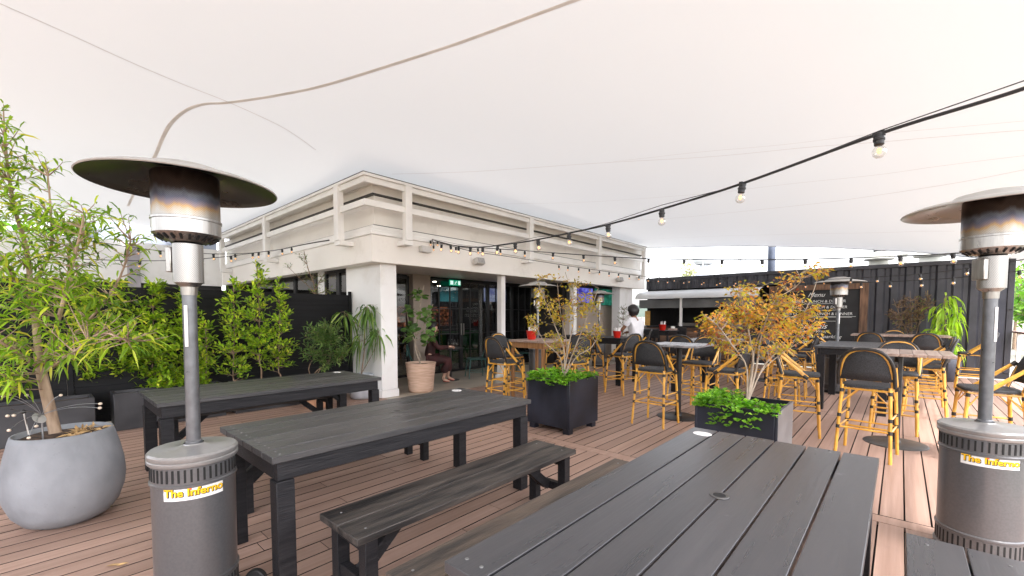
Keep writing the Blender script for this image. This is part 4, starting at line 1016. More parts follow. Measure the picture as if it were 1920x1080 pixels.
# ------------------------------------------------------------------ planters
def box_planter(lab,a,b,s,h,mat,feet,sidemat=None,group=None):
    t=thab('planter_box',lab,'planter',a,b,0,group='square black planter boxes' if group is None else group)
    z0=.07 if feet else 0.0; th=.022
    q=MB(); q.box(0,s,0,th,z0,h); q.box(0,s,s-th,s,z0,h); q.box(0,th,th,s-th,z0,h); q.box(s-th,s,th,s-th,z0,h); q.box(th,s-th,th,s-th,z0,z0+.03); sh=q.build('shell',M[mat],t,bevel=.005)
    if sidemat: q=MB(); q.box(0.002,s-.002,-.003,-.0005,z0+.002,h-.002); q.build('steel_face',M[sidemat],t)
    if feet:
        for x,y in ((.02,.02),(s-.11,.02),(.02,s-.11),(s-.11,s-.11)): q=MB(); q.box(x,x+.09,y,y+.09,0,.068); q.build('foot',M[mat],t,bevel=.003)
    q=MB(); n=12; vs=[(th+(s-2*th)*i/n,th+(s-2*th)*j/n,h-.045+random.uniform(-.012,.012)) for i in range(n+1) for j in range(n+1)]; q.add(vs,[(i*(n+1)+j,(i+1)*(n+1)+j,(i+1)*(n+1)+j+1,i*(n+1)+j+1) for i in range(n) for j in range(n)]); q.build('soil',M['soil'],t)
    return t
box_planter('square black planter on feet holding the yellow leaved tree',4.27,2.92,.66,.66,'fibre',True)
box_planter('black planter with a grey steel side holding the orange leaved tree',4.28,.76,.70,.61,'fibre',False,'fibregrey')
def trough(lab,a0,a1,b0,b1,h):
    t=thab('planter_trough',lab,'planter',a0,b0,0,group='dark troughs along the fence'); la,lb=a1-a0,b1-b0; th=.03
    q=MB(); q.box(0,la,0,th,0,h); q.box(0,la,lb-th,lb,0,h); q.box(0,th,th,lb-th,0,h); q.box(la-th,la,th,lb-th,0,h); q.build('shell',M['fibre2'],t,bevel=.006)
    q=MB(); q.box(th,la-th,th,lb-th,.02,h-.04); q.build('soil',M['soil'],t)
trough('dark trough against the fence, right one beside the rear table',.63,1.83,7.25,7.62,.47)
trough('dark trough against the fence directly behind the big round pot',-.85,.46,7.22,7.62,.46)
trough('dark trough against the fence at the far left edge',-2.3,-1.02,7.22,7.62,.46)
trough('dark trough against the fence behind the rear table, right of the others',1.95,3.15,7.25,7.62,.45)
def pot(name,lab,a,b,prof,mat,soilz,soilr,cat='pot',loc=None,n=48):
    t=thab(name,lab,cat,a,b) if loc is None else thing(name,lab,cat,loc)
    q=MB(); q.lathe(prof,n,caps=False); q.build('body',M[mat],t,smooth=60)
    q=MB(); m_=20; vs=[(0,0,soilz+.01)]; rings=4
    for k in range(1,rings+1):
        for i in range(m_): an=2*PI*i/m_; r_=soilr*k/rings; vs.append((r_*math.cos(an),r_*math.sin(an),soilz+random.uniform(-.01,.01)))
    fs=[(0,1+i,1+(i+1)%m_) for i in range(m_)]
    for k in range(rings-1):
        for i in range(m_): fs.append((1+k*m_+i,1+(k+1)*m_+i,1+(k+1)*m_+(i+1)%m_,1+k*m_+(i+1)%m_))
    q.add(vs,fs); q.build('soil',M['soil'],t,smooth=0)
    return t
BPX=V((-3.18,3.02,0))
pot('round_pot','big rounded pale grey concrete pot holding the tall leafy tree',0,0,[(.0001,0),(.17,0),(.18,.012),(.225,.03),(.275,.10),(.308,.20),(.318,.29),(.312,.39),(.292,.50),(.268,.60),(.258,.635),(.250,.638),(.244,.634),(.24,.58)],'concrete',.60,.242,loc=BPX,n=64)
pot('ribbed_pot','pink ribbed clay pot between corner pier and the doors',4.92,6.78,[(.0001,0),(.20,0),(.22,.02)]+[(.225+.055*(z/.56)+(.006 if (i%2) else 0),z) for i,z in enumerate([.04+k*.026 for k in range(19)])]+[(.285,.545),(.29,.56),(.27,.562),(.265,.52)],'pinkpot',.52,.265)
pot('white_pot','small white grey pot at the foot of the corner pier',3.83,7.02,[(.0001,0),(.16,0),(.19,.03),(.215,.15),(.22,.30),(.205,.42),(.195,.43),(.19,.42),(.185,.38)],'potwhite',.39,.186)
pot('terracotta_pot','terracotta pot behind the rear table holding the round bush',2.95,6.85,[(.0001,0),(.15,0),(.16,.02),(.22,.32),(.24,.33),(.24,.38),(.225,.385),(.215,.34)],'terracotta',.35,.218)
pot('dark_round_pot','dark egg shaped pot in front of the container',13.5,-.75,[(.0001,0),(.15,0),(.22,.08),(.27,.25),(.275,.40),(.25,.55),(.22,.60),(.21,.60),(.20,.55)],'contain2',.55,.205)
pot('dark_tub','dark tub behind the far table holding the twiggy shrub',13.7,.25,[(.0001,0),(.18,0),(.25,.45),(.26,.5),(.24,.5),(.235,.45)],'fibre2',.45,.236)
pot('pier_pot','low black pot at the end pier holding a grey green shrub',12.2,6.45,[(.0001,0),(.15,0),(.2,.35),(.21,.4),(.19,.4),(.185,.36)],'fibre2',.36,.187)

# ------------------------------------------------------------------ plants
def proot(name,lab,cat,p,group=None): return thing(name,lab,cat,p,0,group)
# 1. tall leafy tree in the big pot
r=proot('leafy_tree','tall pale trunked tree with long narrow leaves in the big grey pot','tree',BPX+V((.0,0,.60)))
Y0=3.0
P=lambda x,y,Y=Y0: at(x,y,Y)
limbs=[([P(104,812),P(92,760),P(78,700),P(72,660)],.034,.026),
       ([P(72,660),P(66,600,3.02),P(58,540,3.05),P(50,470,3.05),P(30,400,3.1),P(15,320,3.1),P(8,240,3.1)],.021,.006),
       ([P(76,690),P(100,630,2.95),P(120,560,2.9),P(135,500,2.9),P(150,440,2.9),P(158,400,2.9)],.016,.005),
       ([P(74,690),P(40,665,2.85),P(0,640,2.75),P(-50,600,2.7)],.014,.005),
       ([P(78,680),P(125,640,3.0),P(180,585,3.0),P(225,520,3.0),P(245,450,3.0)],.013,.004),
       ([P(80,700),P(140,660,2.8),P(190,625,2.7),P(240,640,2.6)],.012,.004),
       ([P(58,560,3.05),P(20,510,3.0),P(-20,440,2.95),P(-40,360,2.9)],.013,.004),
       ([P(60,540,3.05),P(95,470,3.1),P(95,400,3.1),P(90,330,3.1)],.012,.004)]
cl=[]
def C(x,y,Y,rx,rz,n,ry=.22): cl.append((at(x,y,Y),(rx,ry,rz),n))
C(5,260,3.05,.16,.25,12); C(20,340,3.05,.20,.25,15); C(60,310,3.1,.16,.14,7); C(60,420,3.05,.30,.25,26); C(10,480,2.95,.25,.30,18); C(130,430,2.95,.22,.20,16); C(150,390,2.9,.10,.10,5)
C(90,520,3.0,.38,.28,36); C(190,500,3.0,.22,.22,15); C(240,450,3.0,.10,.22,8); C(220,430,3.0,.06,.12,4); C(170,590,2.9,.35,.22,26); C(20,590,2.9,.33,.25,24); C(235,630,2.65,.22,.12,12); C(90,640,2.9,.30,.12,14); C(0,690,2.75,.25,.15,10); C(130,670,2.8,.25,.07,8); C(-30,400,2.9,.15,.4,12)
plant(r,limbs,[(c_,r_,int(n_*2.0)) for c_,r_,n_ in cl],(.105,.0165,.021,.55,2,-.05),LF['willow'],M['bark'],twig_r=.0045,start=.30,arch=.12,seed=11,splay=.8)
# 2. hedge shrubs along the fence (dense)
def lolly(lab,px,Y,top,bot,halfw,n,name='shrub',mat='hedge',lsize=(.088,.038,.020,.25,1,.35),trunkbase=.44,lean=0,group='bushy shrubs in the troughs',seed=None,taper=True):
    base=at(px,600,Y); base.z=trunkbase
    r=proot(name,lab,'shrub',base,group)
    tp=at(px+lean,top,Y); bt_=at(px,bot,Y); hgt=tp.z-bt_.z; hw=halfw/FPX*Y
    limbs=[([base,V((base.x+.01,base.y,(base.z+bt_.z)/2)),bt_,bt_.lerp(tp,.5)+V((.02,0,0)),bt_.lerp(tp,.93)],.013,.004)]
    cl=[]; k=6
    for i in range(k):
        u=(i+.5)/k; wd_=hw*(math.sin(PI*(.12+.80*u))**.8 if not taper else (1.0-.72*u**1.3)*(.72+.28*min(1,u*5))); c=bt_.lerp(tp,u)+V((random.uniform(-.08,.08)*hw*2,0,0))
        cl.append((c,(wd_,min(wd_,.25),hgt/k*.75),max(4,int(n/k*(wd_/hw+.25)))))
    plant(r,limbs,cl,lsize,LF[mat],M['barkthin'],twig_r=.003,start=.25,arch=.0,seed=seed or int(px),splay=.85,tn=6)
    return r
lolly('bushy bright shrub with three slim neighbours, left of them',437,6.30,520,705,46,142)
lolly('tallest of the three slim bright green shrubs',486,6.45,492,668,40,142,lean=-5)
lolly('right one of the three slim bright green shrubs',522,6.55,522,690,38,138)
random.seed(5)
lolly('wide bright shrub just left of the left heater pole',345,6.15,540,722,51,371)
lolly('wide bright shrub right of the leafy tree crown',285,5.95,525,725,58,406)
lolly('bright shrub in the trough behind the tree, nearest the gap',225,5.80,530,700,61,406)
lolly('bright shrub half hidden by the tree branches',160,5.55,520,705,61,406)
lolly('bright shrub left behind the pale trunk',90,5.35,525,700,62,406)
lolly('bright shrub at the left edge of the frame',20,5.15,530,700,62,406)
lolly('low green shrub filling the hedge beside the heater pole',385,6.2,600,735,30,110)
random.seed(6)
lolly('bright shrub filling the hedge right of the leafy tree',252,6.0,548,712,52,187)
lolly('bright shrub in front of the fence above the round pot',128,5.6,545,700,50,187)
lolly('bright shrub directly left of the heater pole in the hedge',318,6.25,556,716,44,162)
# 3. round dark bush in terracotta pot
base=W(2.95,6.85,.35); r=proot('round_bush','round dark green bush in the terracotta pot','bush',base)
c0=at(610,645,6.62); limbs=[([base,base+V((.0,0,.2)),V((c0.x,base.y,.75)),V((c0.x,base.y,1.05))],.012,.005),([base,base+V((.08,0,.25)),V((c0.x+.2,base.y,.8))],.010,.004),([base,base+V((-.1,0,.25)),V((c0.x-.25,base.y,.8))],.010,.004)]
plant(r,limbs,[(c0,(.42,.30,.40),130),(c0+V((0,0,.28)),(.2,.18,.2),20)],(.085,.024,.015,.2,1,.2),LF['dark'],M['barkthin'],seed=31,start=.3,twig_r=.003)
# 4. drooping tree in white pot
base=W(3.83,7.02,.40); r=proot('drooping_tree','slender small tree with long drooping leaves in the white pot','tree',base)
Yd=base.y; limbs=[([base,at(684,640,Yd),at(682,600,Yd),at(690,572,Yd)],.012,.005),([base+V((.01,0,.05)),at(700,660,Yd),at(712,625,Yd)],.007,.004),([at(683,620,Yd),at(660,600,Yd),at(645,585,Yd)],.007,.003)]
cl=[(at(650,590,Yd),(.14,.12,.08),8),(at(690,580,Yd),(.18,.14,.10),12),(at(705,625,Yd),(.14,.12,.12),9),(at(672,640,Yd),(.12,.1,.10),5)]
plant(r,limbs,[(c_,r_,int(n_*1.25)) for c_,r_,n_ in cl],(.26,.038,.026,1.5,2,-.25),LF['droop'],M['barkthin'],seed=41,droopy=True,arch=.25,start=.35,splay=.9)
# 5. fiddle leaf plant
base=W(4.92,6.78,.52); r=proot('fiddle_leaf_plant','tall plant with round leaves in the pink ribbed pot','plant',base)
Yf=base.y; limbs=[([base,at(779,650,Yf),at(783,600,Yf),at(790,560,Yf),at(795,535,Yf)],.016,.006),([base+V((.02,0,.1)),at(770,620,Yf),at(762,580,Yf)],.010,.005),([at(781,630,Yf),at(800,600,Yf),at(812,570,Yf)],.009,.004)]
cl=[(at(770,620,Yf),(.20,.16,.20),12),(at(800,590,Yf),(.18,.16,.16),10),(at(785,555,Yf),(.16,.13,.10),8),(at(805,625,Yf),(.14,.14,.18),9),(at(765,585,Yf),(.10,.12,.12),5)]
plant(r,limbs,cl,(.13,.12,.07,.5,1,.0),LF['fiddle'],M['barkpale'],seed=51,leafkind='round',start=.2,splay=1.0)
# 6. sparse tree beyond the fence
base=W(3.2,8.9,0.005); r=proot('sparse_tree','thin sparse leaved tree rising behind the black fence','tree',base)
Ys=base.y; limbs=[([base,at(588,600,Ys),at(590,540,Ys),at(578,505,Ys),at(570,470,Ys)],.018,.004),([at(590,550,Ys),at(600,525,Ys),at(612,510,Ys)],.008,.003),([at(588,545,Ys),at(560,520,Ys),at(540,500,Ys)],.007,.003)]
plant(r,limbs,[(at(568,485,Ys),(.18,.15,.18),14),(at(590,520,Ys),(.35,.2,.16),26),(at(600,545,Ys),(.3,.2,.14),22),(at(545,500,Ys),(.12,.1,.1),5)],(.075,.018,.032,.3,1,.1),LF['sparse'],M['barkthin'],seed=61)
# 7. yellow tree in planter box
base=W(4.60,3.25,.62); r=proot('yellow_leaved_tree','multi stemmed tree with sparse yellow autumn leaves','tree',base)
Yy=base.y; Q=lambda x,y,dy=0: at(x,y,Yy+dy)
limbs=[([base,Q(1058,660),Q(1040,610),Q(1020,560),Q(1005,520)],.010,.003),([base,Q(1066,650),Q(1075,600),Q(1070,550),Q(1060,510)],.010,.003),([base,Q(1075,660,.1),Q(1095,610,.15),Q(1115,560,.15),Q(1122,540,.15)],.010,.003),([base,Q(1050,670,-.1),Q(1020,640,-.15),Q(1000,600,-.15)],.008,.003),([base,Q(1080,670,-.1),Q(1110,650,-.1),Q(1130,610,-.1)],.008,.003),([base,Q(1063,650,.1),Q(1050,580,.1),Q(1045,530,.1)],.009,.003)]
cl=[(Q(1012,555),(.14,.25,.16),22),(Q(1000,600),(.13,.25,.14),16),(Q(1050,580),(.22,.3,.22),46),(Q(1095,570),(.22,.3,.18),38),(Q(1110,620),(.18,.28,.15),26),(Q(1040,640),(.20,.3,.16),24),(Q(1075,530),(.2,.25,.08),12),(Q(1030,518),(.25,.2,.05),8),(Q(1090,660),(.16,.25,.10),12)]
plant(r,limbs,[(c_,r_,int(n_*1.6)) for c_,r_,n_ in cl],(.052,.030,.027,.6,1,-.1),LF['autumn_y'],M['barkpale'],seed=71,twig_r=.0022,start=.35,arch=.1,splay=.9)
# 8. orange tree
base=W(4.66,1.10,.56); r=proot('orange_leaved_tree','multi stemmed tree with orange and gold autumn leaves','tree',base)
Yo=base.y; Q=lambda x,y,dy=0: at(x,y,Yo+dy)
limbs=[([base,Q(1412,680),Q(1405,630),Q(1395,580),Q(1385,545)],.013,.004),([base,Q(1418,690),Q(1425,640),Q(1440,590),Q(1455,560)],.012,.004),([base,Q(1400,690,-.08),Q(1375,650,-.15),Q(1345,610,-.2),Q(1320,590,-.2)],.009,.003),([base,Q(1430,690,.08),Q(1465,650,.15),Q(1500,600,.2),Q(1520,560,.2),Q(1540,500,.2)],.010,.003),([base,Q(1425,700,.08),Q(1470,660,.08),Q(1520,630,.1)],.008,.003),([Q(1455,560),Q(1500,530),Q(1490,500),Q(1485,470)],.005,.002),([base,Q(1414,660,.1),Q(1430,600,.2),Q(1420,540,.2)],.010,.003)]
cl=[(Q(1345,600),(.18,.3,.12),30),(Q(1390,580),(.24,.32,.18),58),(Q(1440,600),(.26,.32,.2),66),(Q(1400,540),(.18,.25,.08),16),(Q(1470,560),(.2,.3,.12),30),(Q(1500,610),(.18,.3,.16),30),(Q(1370,640),(.2,.3,.12),26),(Q(1440,650),(.22,.3,.10),24),(Q(1540,505),(.14,.12,.06),10),(Q(1480,520),(.2,.2,.08),10),(Q(1330,620),(.1,.2,.08),8),(Q(1530,590),(.14,.2,.14),12)]
plant(r,limbs,[(c_,r_,int(n_*2.1)) for c_,r_,n_ in cl],(.050,.029,.028,.6,1,-.1),LF['autumn_o'],M['barkpale'],seed=81,twig_r=.0022,start=.35,arch=.1,splay=.9)
# ground cover in both boxes
def cover(lab,a,b,s,h,n,spill,seed,bare=None):
    random.seed(seed); q=MB(); o=W(a,b,0)
    for i in range(n):
        k=random.random()
        la,lb=random.uniform(.0,s),random.uniform(.0,s)
        edge=random.random()
        if edge<.62:
            if random.random()<.5: la=random.uniform(-.05,.12)
            else: lb=random.choice((random.uniform(s-.10,s+.02),random.uniform(-.01,.10))) if spill==1 else random.uniform(s-.12,s+.02)
        if bare and bare(la,lb): continue
        z=h-.02+random.uniform(0,.085)*(1.0 if 0<la<s else .6)
        if spill==2 and la<.03 and .15<lb<.55: z-=random.uniform(0,.16); la-=random.uniform(0,.05)
        if spill==1 and la<.02: z-=random.uniform(0,.05)
        p=W(la,lb,z); p=V((p.x,p.y,z)); d_=V((random.uniform(-1,1),random.uniform(-1,1),random.uniform(-.1,.8)))
        for j in range(3): leaf(q,p,Quaternion(V((0,0,1)),j*2.1)@d_,random.uniform(.032,.058),random.uniform(.028,.046),.4,1)
    ob=q.build('ground_cover',LF['cover'],None,smooth=0); ob.location=(o.x,o.y,0)
    props(ob,lab,'ground cover',None,'stuff')
cover('bright green leafy ground cover spilling from the yellow tree planter',4.27,2.92,.66,.66,420,1,5)
cover('bright green parsley like ground cover in the orange tree planter',4.28,.76,.70,.60,520,2,6,bare=lambda a,b:(.22<a and b<.4))
# 9. brown twiggy shrub and lime plant near container
base=W(13.7,.25,.47); r=proot('twiggy_shrub','brown twiggy half bare shrub in front of the container','shrub',base)
Yb=base.y; Q=lambda x,y,dy=0: at(x,y,Yb+dy)
limbs=[([base,Q(1703,640),Q(1690,600),Q(1675,560)],.012,.003),([base,Q(1706,640),Q(1708,590),Q(1706,545)],.012,.003),([base,Q(1710,640),Q(1725,600),Q(1740,565)],.010,.003)]
plant(r,limbs,[(Q(1700,590),(.38,.3,.5),170),(Q(1735,570),(.25,.2,.3),45)],(.085,.028,.028,.2,1,.3),LF['dryb'],M['barkthin'],seed=91,twig_r=.008)
base=W(13.5,-.75,.56); r=proot('lime_drooping_plant','lime green plant with hanging leaves in the dark egg shaped pot','plant',base)
Yl=base.y; Q=lambda x,y,dy=0: at(x,y,Yl+dy)
limbs=[([base,Q(1775,640),Q(1772,600),Q(1770,560)],.012,.004),([base,Q(1780,650),Q(1788,620),Q(1795,590)],.009,.003),([base,Q(1768,640),Q(1758,600)],.008,.003)]
plant(r,limbs,[(Q(1772,575),(.28,.25,.30),26),(Q(1765,620),(.25,.22,.3),22),(Q(1792,600),(.18,.2,.22),14),(Q(1785,650),(.22,.2,.2),14)],(.20,.05,.05,1.5,2,-.5),LF['lime'],M['barkthin'],seed=95,droopy=True,arch=.2)
base=W(12.2,6.45,.38); r=proot('grey_green_shrub','grey green small leaved shrub against the end pier','shrub',base)
Yg=base.y; limbs=[([base,at(1168,610,Yg),at(1168,575,Yg)],.012,.004)]
plant(r,limbs,[(at(1168,590,Yg),(.22,.2,.34),60),(at(1165,618,Yg),(.25,.2,.2),30)],(.05,.022,.03,.2,1,.2),LF['sparse'],M['barkthin'],seed=97)

# decorative wire balls in the big pot
t=thing('solar_ball_lights','cluster of cream balls on thin curved wires in big pot','garden light',BPX+V((-.02,-.05,.60)))
bs=BPX+V((-.02,-.05,.60))
org=at(78,778,2.90)-bs
wr=MB(); bl=MB()
for x,y,Y in ((18,740,2.8),(6,743,2.8),(50,741,2.85),(114,741,2.95),(188,757,2.75),(187,765,2.75),(14,780,2.7),(26,779,2.7),(68,799,2.80),(54,821,2.72),(17,807,2.65)):
    e=at(x,y,Y)-bs; mid=(org+e)/2+V((0,0,.05)); wr.tube(bez(org,mid,e,8),.0016,5); bl.ball(e,.0105,12,(1,1,.85))
wr.tube([org+V((0,0,-.02)),V((org.x,org.y,.0))],.005,6); wr.build('stems',M['wire'],t); bl.build('balls',M['ball'],t)
q=MB(); q.lathe([(.0001,0),(.035,.0),(.04,.006),(.0001,.012)],20,mx=Matrix.Translation(org+V((.0,-.02,-.02)))@Matrix.Rotation(R(55),4,'Y')); q.build('solar_disc',M['alutop'],t)
t=thing('garden_stake','black metal stake light with tiny panel in big pot','garden light',at(54,815,2.88)); q=MB(); p0=V((0,0,0)); tp=at(44,772,2.88)-at(54,815,2.88); q.tube([p0,tp],.005,8); q.build('stem',M['stainless'],t); q=MB(); q.ball(tp,.015,10); q.tube([tp,tp+V((-.09,0,.02))],.004,6); q.build('head',M['blackiron'],t)
# leaf litter around the trunk
random.seed(12); q=MB()
for i in range(60):
    an=random.uniform(-.9,1.3); rr=random.uniform(.03,.19); leaf(q,BPX+V((.03+rr*math.cos(an),rr*math.sin(an),.612+random.uniform(0,.02))),V((random.uniform(-1,1),random.uniform(-1,1),random.uniform(0,.5))),.07,.018,.3,1)
props(q.build('leaf_litter',M['dryleaf'],None,smooth=0),'dry tan leaves lying on the soil of the big pot','leaf litter',None,'stuff')
t=MB(); leaf(t,(0,0,.004),(1,.2,.05),.09,.025,.1,2,0); leaf(t,(.06,.0,.006),(1,.6,.1),.06,.018,.1,2,.3); o=t.build('fallen_leaf',M['dryleaf'],None,smooth=0); o.location=at(30,1056,0) if False else (-2.35,2.42,0.0); props(o,'curled dry leaf lying on the deck at lower left','leaf')

for k,(x,y,rz) in enumerate(((-1.15,3.35,.4),(-.35,4.9,2.1),(.9,5.6,1.0),(2.35,3.6,3.9),(-2.75,3.9,5.1),(.55,4.15,2.9))):
    q=MB(); leaf(q,(0,0,.003),(1,0,.04),.055,.02,.05,2,0); lf=q.build('fallen_leaf',M['dryleaf'],None,smooth=0); lf.location=(x,y,.001); lf.rotation_euler=(0,0,rz)
    props(lf,['small dry leaf on the deck beside the middle table legs','small dry leaf on the deck between the rear and middle tables','small dry leaf on the deck beyond the yellow tree planter','small dry leaf on the deck by the right foreground table','small dry leaf on the deck between the round pot and troughs','small dry leaf on the deck in front of the yellow tree planter'][k],'leaf')
# ------------------------------------------------------------------ string lights
random.seed(2)
def strand(lab,pts3,bulbs,near=False,cr_=.006,scale=1.0,cable='cable',sag=0):
    """pts3: cable points (world); bulbs: world points of sockets hanging from the cable"""
    t=thing('string_lights',lab,'string lights',pts3[0],0,'festoon light strands'); o=pts3[0]
    q=MB(); sm=[]
    P_=pts3
    for i in range(len(P_)-1):
        a=P_[max(i-1,0)];b=P_[i];c_=P_[i+1];d_=P_[min(i+2,len(P_)-1)]
        for k in range(6): u=k/6; sm.append(.5*((2*b)+(c_-a)*u+(2*a-5*b+4*c_-d_)*u*u+(3*b-a-3*c_+d_)*u**3)-o)
    sm.append(P_[-1]-o); q.tube(sm,cr_,6); q.build('cable',M[cable],t)
    for i,p in enumerate(bulbs):
        s=scale if near else scale*.85
        so_=MB(); so_.lathe([(.010*s,.012*s),(.018*s,.006*s),(.019*s,-.012*s),(.0225*s,-.016*s),(.0225*s,-.024*s),(.019*s,-.028*s),(.019*s,-.044*s),(.016*s,-.047*s)],14)
        so_.box(-.022*s,.022*s,-.010*s,.010*s,-.004*s,.016*s)
        sk=so_.build('socket',M['cable'],t,loc=p-o); sk.rotation_euler=(random.uniform(-.12,.12),random.uniform(-.12,.12),random.uniform(0,3))
        b_=MB(); b_.cur=0; b_.lathe([(.012*s,-.046*s),(.017*s,-.054*s),(.0255*s,-.068*s),(.0275*s,-.080*s),(.024*s,-.093*s),(.014*s,-.103*s),(.0001,-.106*s)],18 if near else 10,caps=False)
        b_.cur=1
        if near: b_.ball((0,0,-.072*s),.0085*s,8,(1,1,1.4))
        else: b_.ball((0,0,-.075*s),.013*s,8)
        b_.build('bulb',[M['bulbglass'],M['filament'] if near else M['filfar']],sk,smooth=60)
    return t
HK=W(5.0,6.50,2.86)
# A: near strand; lies in the vertical plane through the hook and a far point beside the camera
def onplane(px,py,p0,p1):
    d=(p1-p0); n=V((d.y,-d.x,0)); r_=ray(px,py); o=V((0,0,H)); k=(p0-o).dot(n)/r_.dot(n); return o+r_*k
A1_=V((1.70,2.0,0))
pa=[HK]+[onplane(x,y,HK,A1_) for x,y in ((860,462),(905,463),(966,456),(1009,449),(1067,437),(1140,421),(1241,392),(1392,344),(1648,251),(1920,166),(2300,30))]
ba=[onplane(x,y+3,HK,A1_) for x,y in ((828,457),(845,459),(860,461),(882,463),(905,463),(933,460),(966,456),(1009,449),(1067,437),(1140,421),(1241,392),(1392,344),(1648,251))]
strand('nearest string light strand with large clear bulbs crossing the canopy',pa,ba,True,.0075)
pa2=[p+V((0,0,.012+.02*math.sin(i*2.1))) for i,p in enumerate(pa)]
t=thing('guy_wire','thin steel wire running just above the nearest light strand','wire',pa2[0]); q=MB(); q.tube([p-pa2[0] for p in pa2],.0025,5); q.build('wire',M['cable'],t)
# B: to the right heater side
B1_=V((4.38,3.8,0))
pb=[HK+V((0.02,0,-.05))]+[onplane(x,y,HK,B1_) for x,y in ((870,462),(984,470),(1094,478),(1216,485),(1354,487),(1510,486),(1690,480),(1790,475),(1920,462),(2100,440))]
bb=[onplane(x,y+2,HK,B1_) for x,y in ((855,463),(896,465),(938,467),(984,470),(1037,474),(1094,478),(1153,482),(1216,485),(1283,486),(1354,487),(1429,487),(1510,486),(1596,484),(1688,480),(1787,475),(1891,465))]
strand('string light strand running level across the bright sky gap',pb,bb,False,.006)
# C,D: strands from the far fascia to the right over the container wall
C0=W(9.3,6.5,2.80); C1=W(8.5,-1.4,0)
pc=[HK+V((.05,.02,-.02))]+[onplane(x,y,HK,W(12.6,4.0,0)) for x,y in ((880,470),(960,482),(1050,496),(1130,508),(1213,519),(1260,523))]
bc=[onplane(x,y+2,HK,W(12.6,4.0,0)) for x,y in ((1048,497),(1065,499),(1085,502),(1105,504),(1124,507),(1142,510),(1160,512),(1180,515),(1198,517),(1216,520),(1234,521),(1252,523))]
strand('string light strand following the fascia to the far corner',pc,bc,False,.006)
E0=W(12.6,4.0,0); E1=W(8.0,-1.0,0)
pd=[onplane(x,y,E0,E1) for x,y in ((1213,514),(1240,519),(1330,525),(1450,526),(1550,524),(1646,519),(1725,514),(1814,503),(1900,490),(1990,470))]
bd=[onplane(x,y+1,E0,E1) for x,y in ((1236,519),(1264,522),(1292,524),(1320,525),(1350,526),(1380,526),(1545,524),(1596,522),(1646,519),(1725,514),(1814,503),(1880,493))]
strand('string light strand sagging across the container, upper of the two',pd,bd,False,.005)
E2=W(12.9,4.2,0); E3=W(7.4,-1.3,0)
pe=[onplane(x,y,E2,E3) for x,y in ((1213,517),(1260,523),(1350,529),(1450,531),(1550,531),(1670,528),(1790,521),(1850,515),(1920,507),(2000,497))]
be=[onplane(x,y+1,E2,E3) for x,y in ((1248,523),(1282,526),(1316,528),(1344,529),(1376,530),(1440,531),(1510,531),(1615,530),(1670,528),(1729,526),(1788,521),(1850,515),(1911,508))]
strand('string light strand sagging across the container, lower of the two',pe,be,False,.005)
# left strands
def lp(x,y,p0,p1): return onplane(x,y,p0,p1)
F0=W(3.74,8.1,2.86); F1=at(150,470,6.0)
pf=[onplane(x,y,F0,F1) for x,y in ((640,447),(575,458),(529,467),(474,474),(400,476),(300,470),(190,455),(60,430))]
bf=[onplane(x,y+2,F0,F1) for x,y in ((547,464),(504,471),(474,474),(441,476),(400,476),(360,475),(300,470),(260,465))]
strand('string light strand from the corner cornice to upper left, higher one',pf,bf,False,.005)
F2=at(90,500,5.6)
pg=[onplane(x,y,F0,F2) for x,y in ((640,446),(575,457),(529,467),(485,473),(433,480),(380,485),(290,489),(160,486),(40,478))]
bg_=[onplane(x,y+2,F0,F2) for x,y in ((529,467),(485,473),(433,480),(380,485),(320,489),(262,489))]
strand('string light strand from the corner cornice to lower left',pg,bg_,False,.005)
# cluster hanging at the hook
pg=[HK,HK+V((.02,0,-.06)),HK+V((.03,-.02,-.13))]
strand('short tangle of three lit bulbs hanging from the fascia hook',pg,[HK+V((.03,-.02,-.13)),HK+V((.10,0,-.04)),HK+V((-.02,-.03,-.04))],False,.008)

# ------------------------------------------------------------------ railing on the right
rl=thab('deck_railing','deck railing with timber handrail, pale posts and steel wires','railing',0,-1.92,0)
q=MB(); q.box(-3,14.9,-.06,.06,1.07,1.11); q.build('handrail',M['handrail'],rl,bevel=.006)
for a in (14.3,12.2,10.1,8.0,5.9,3.8,1.7):
    q=MB(); q.box(a-.035,a+.035,-.03,.03,0,1.068); q.build('post',M['white'],rl,bevel=.003)
q=MB()
for k in range(9): z=.10+k*.108; q.tube([(-3,0,z),(14.7,0,z)],.0028,5)
q.build('wires',M['wire'],rl)

# ------------------------------------------------------------------ far surroundings
def fartree(lab,loc,r_,h,mat,n,lsz=.35,seed=1,group='trees beyond the deck',tr_=.12):
    t=thing('tree',lab,'tree',loc,0,group); random.seed(seed); L0=V(loc)
    limbs=[([L0,L0+V((0,0,h*.3)),L0+V((.1*r_,0,h*.75))],tr_,tr_*.3),([L0+V((0,0,h*.3)),L0+V((r_*.5,0,h*.6))],tr_*.5,tr_*.2),([L0+V((0,0,h*.35)),L0+V((-r_*.5,.1,h*.65))],tr_*.5,tr_*.2)]
    cl=[(L0+V((0,0,h*.68)),(r_*.7,r_*.7,h*.3),int(n*.5)),(L0+V((r_*.5,0,h*.55)),(r_*.5,r_*.5,h*.22),int(n*.25)),(L0+V((-r_*.5,0,h*.58)),(r_*.5,r_*.5,h*.22),int(n*.25))]
    plant(t,limbs,cl,(lsz,lsz*.55,lsz*.8,.2,1,.1),LF[mat],M['barkthin'],seed=seed,twig_r=tr_*.12,start=.2,tn=6)
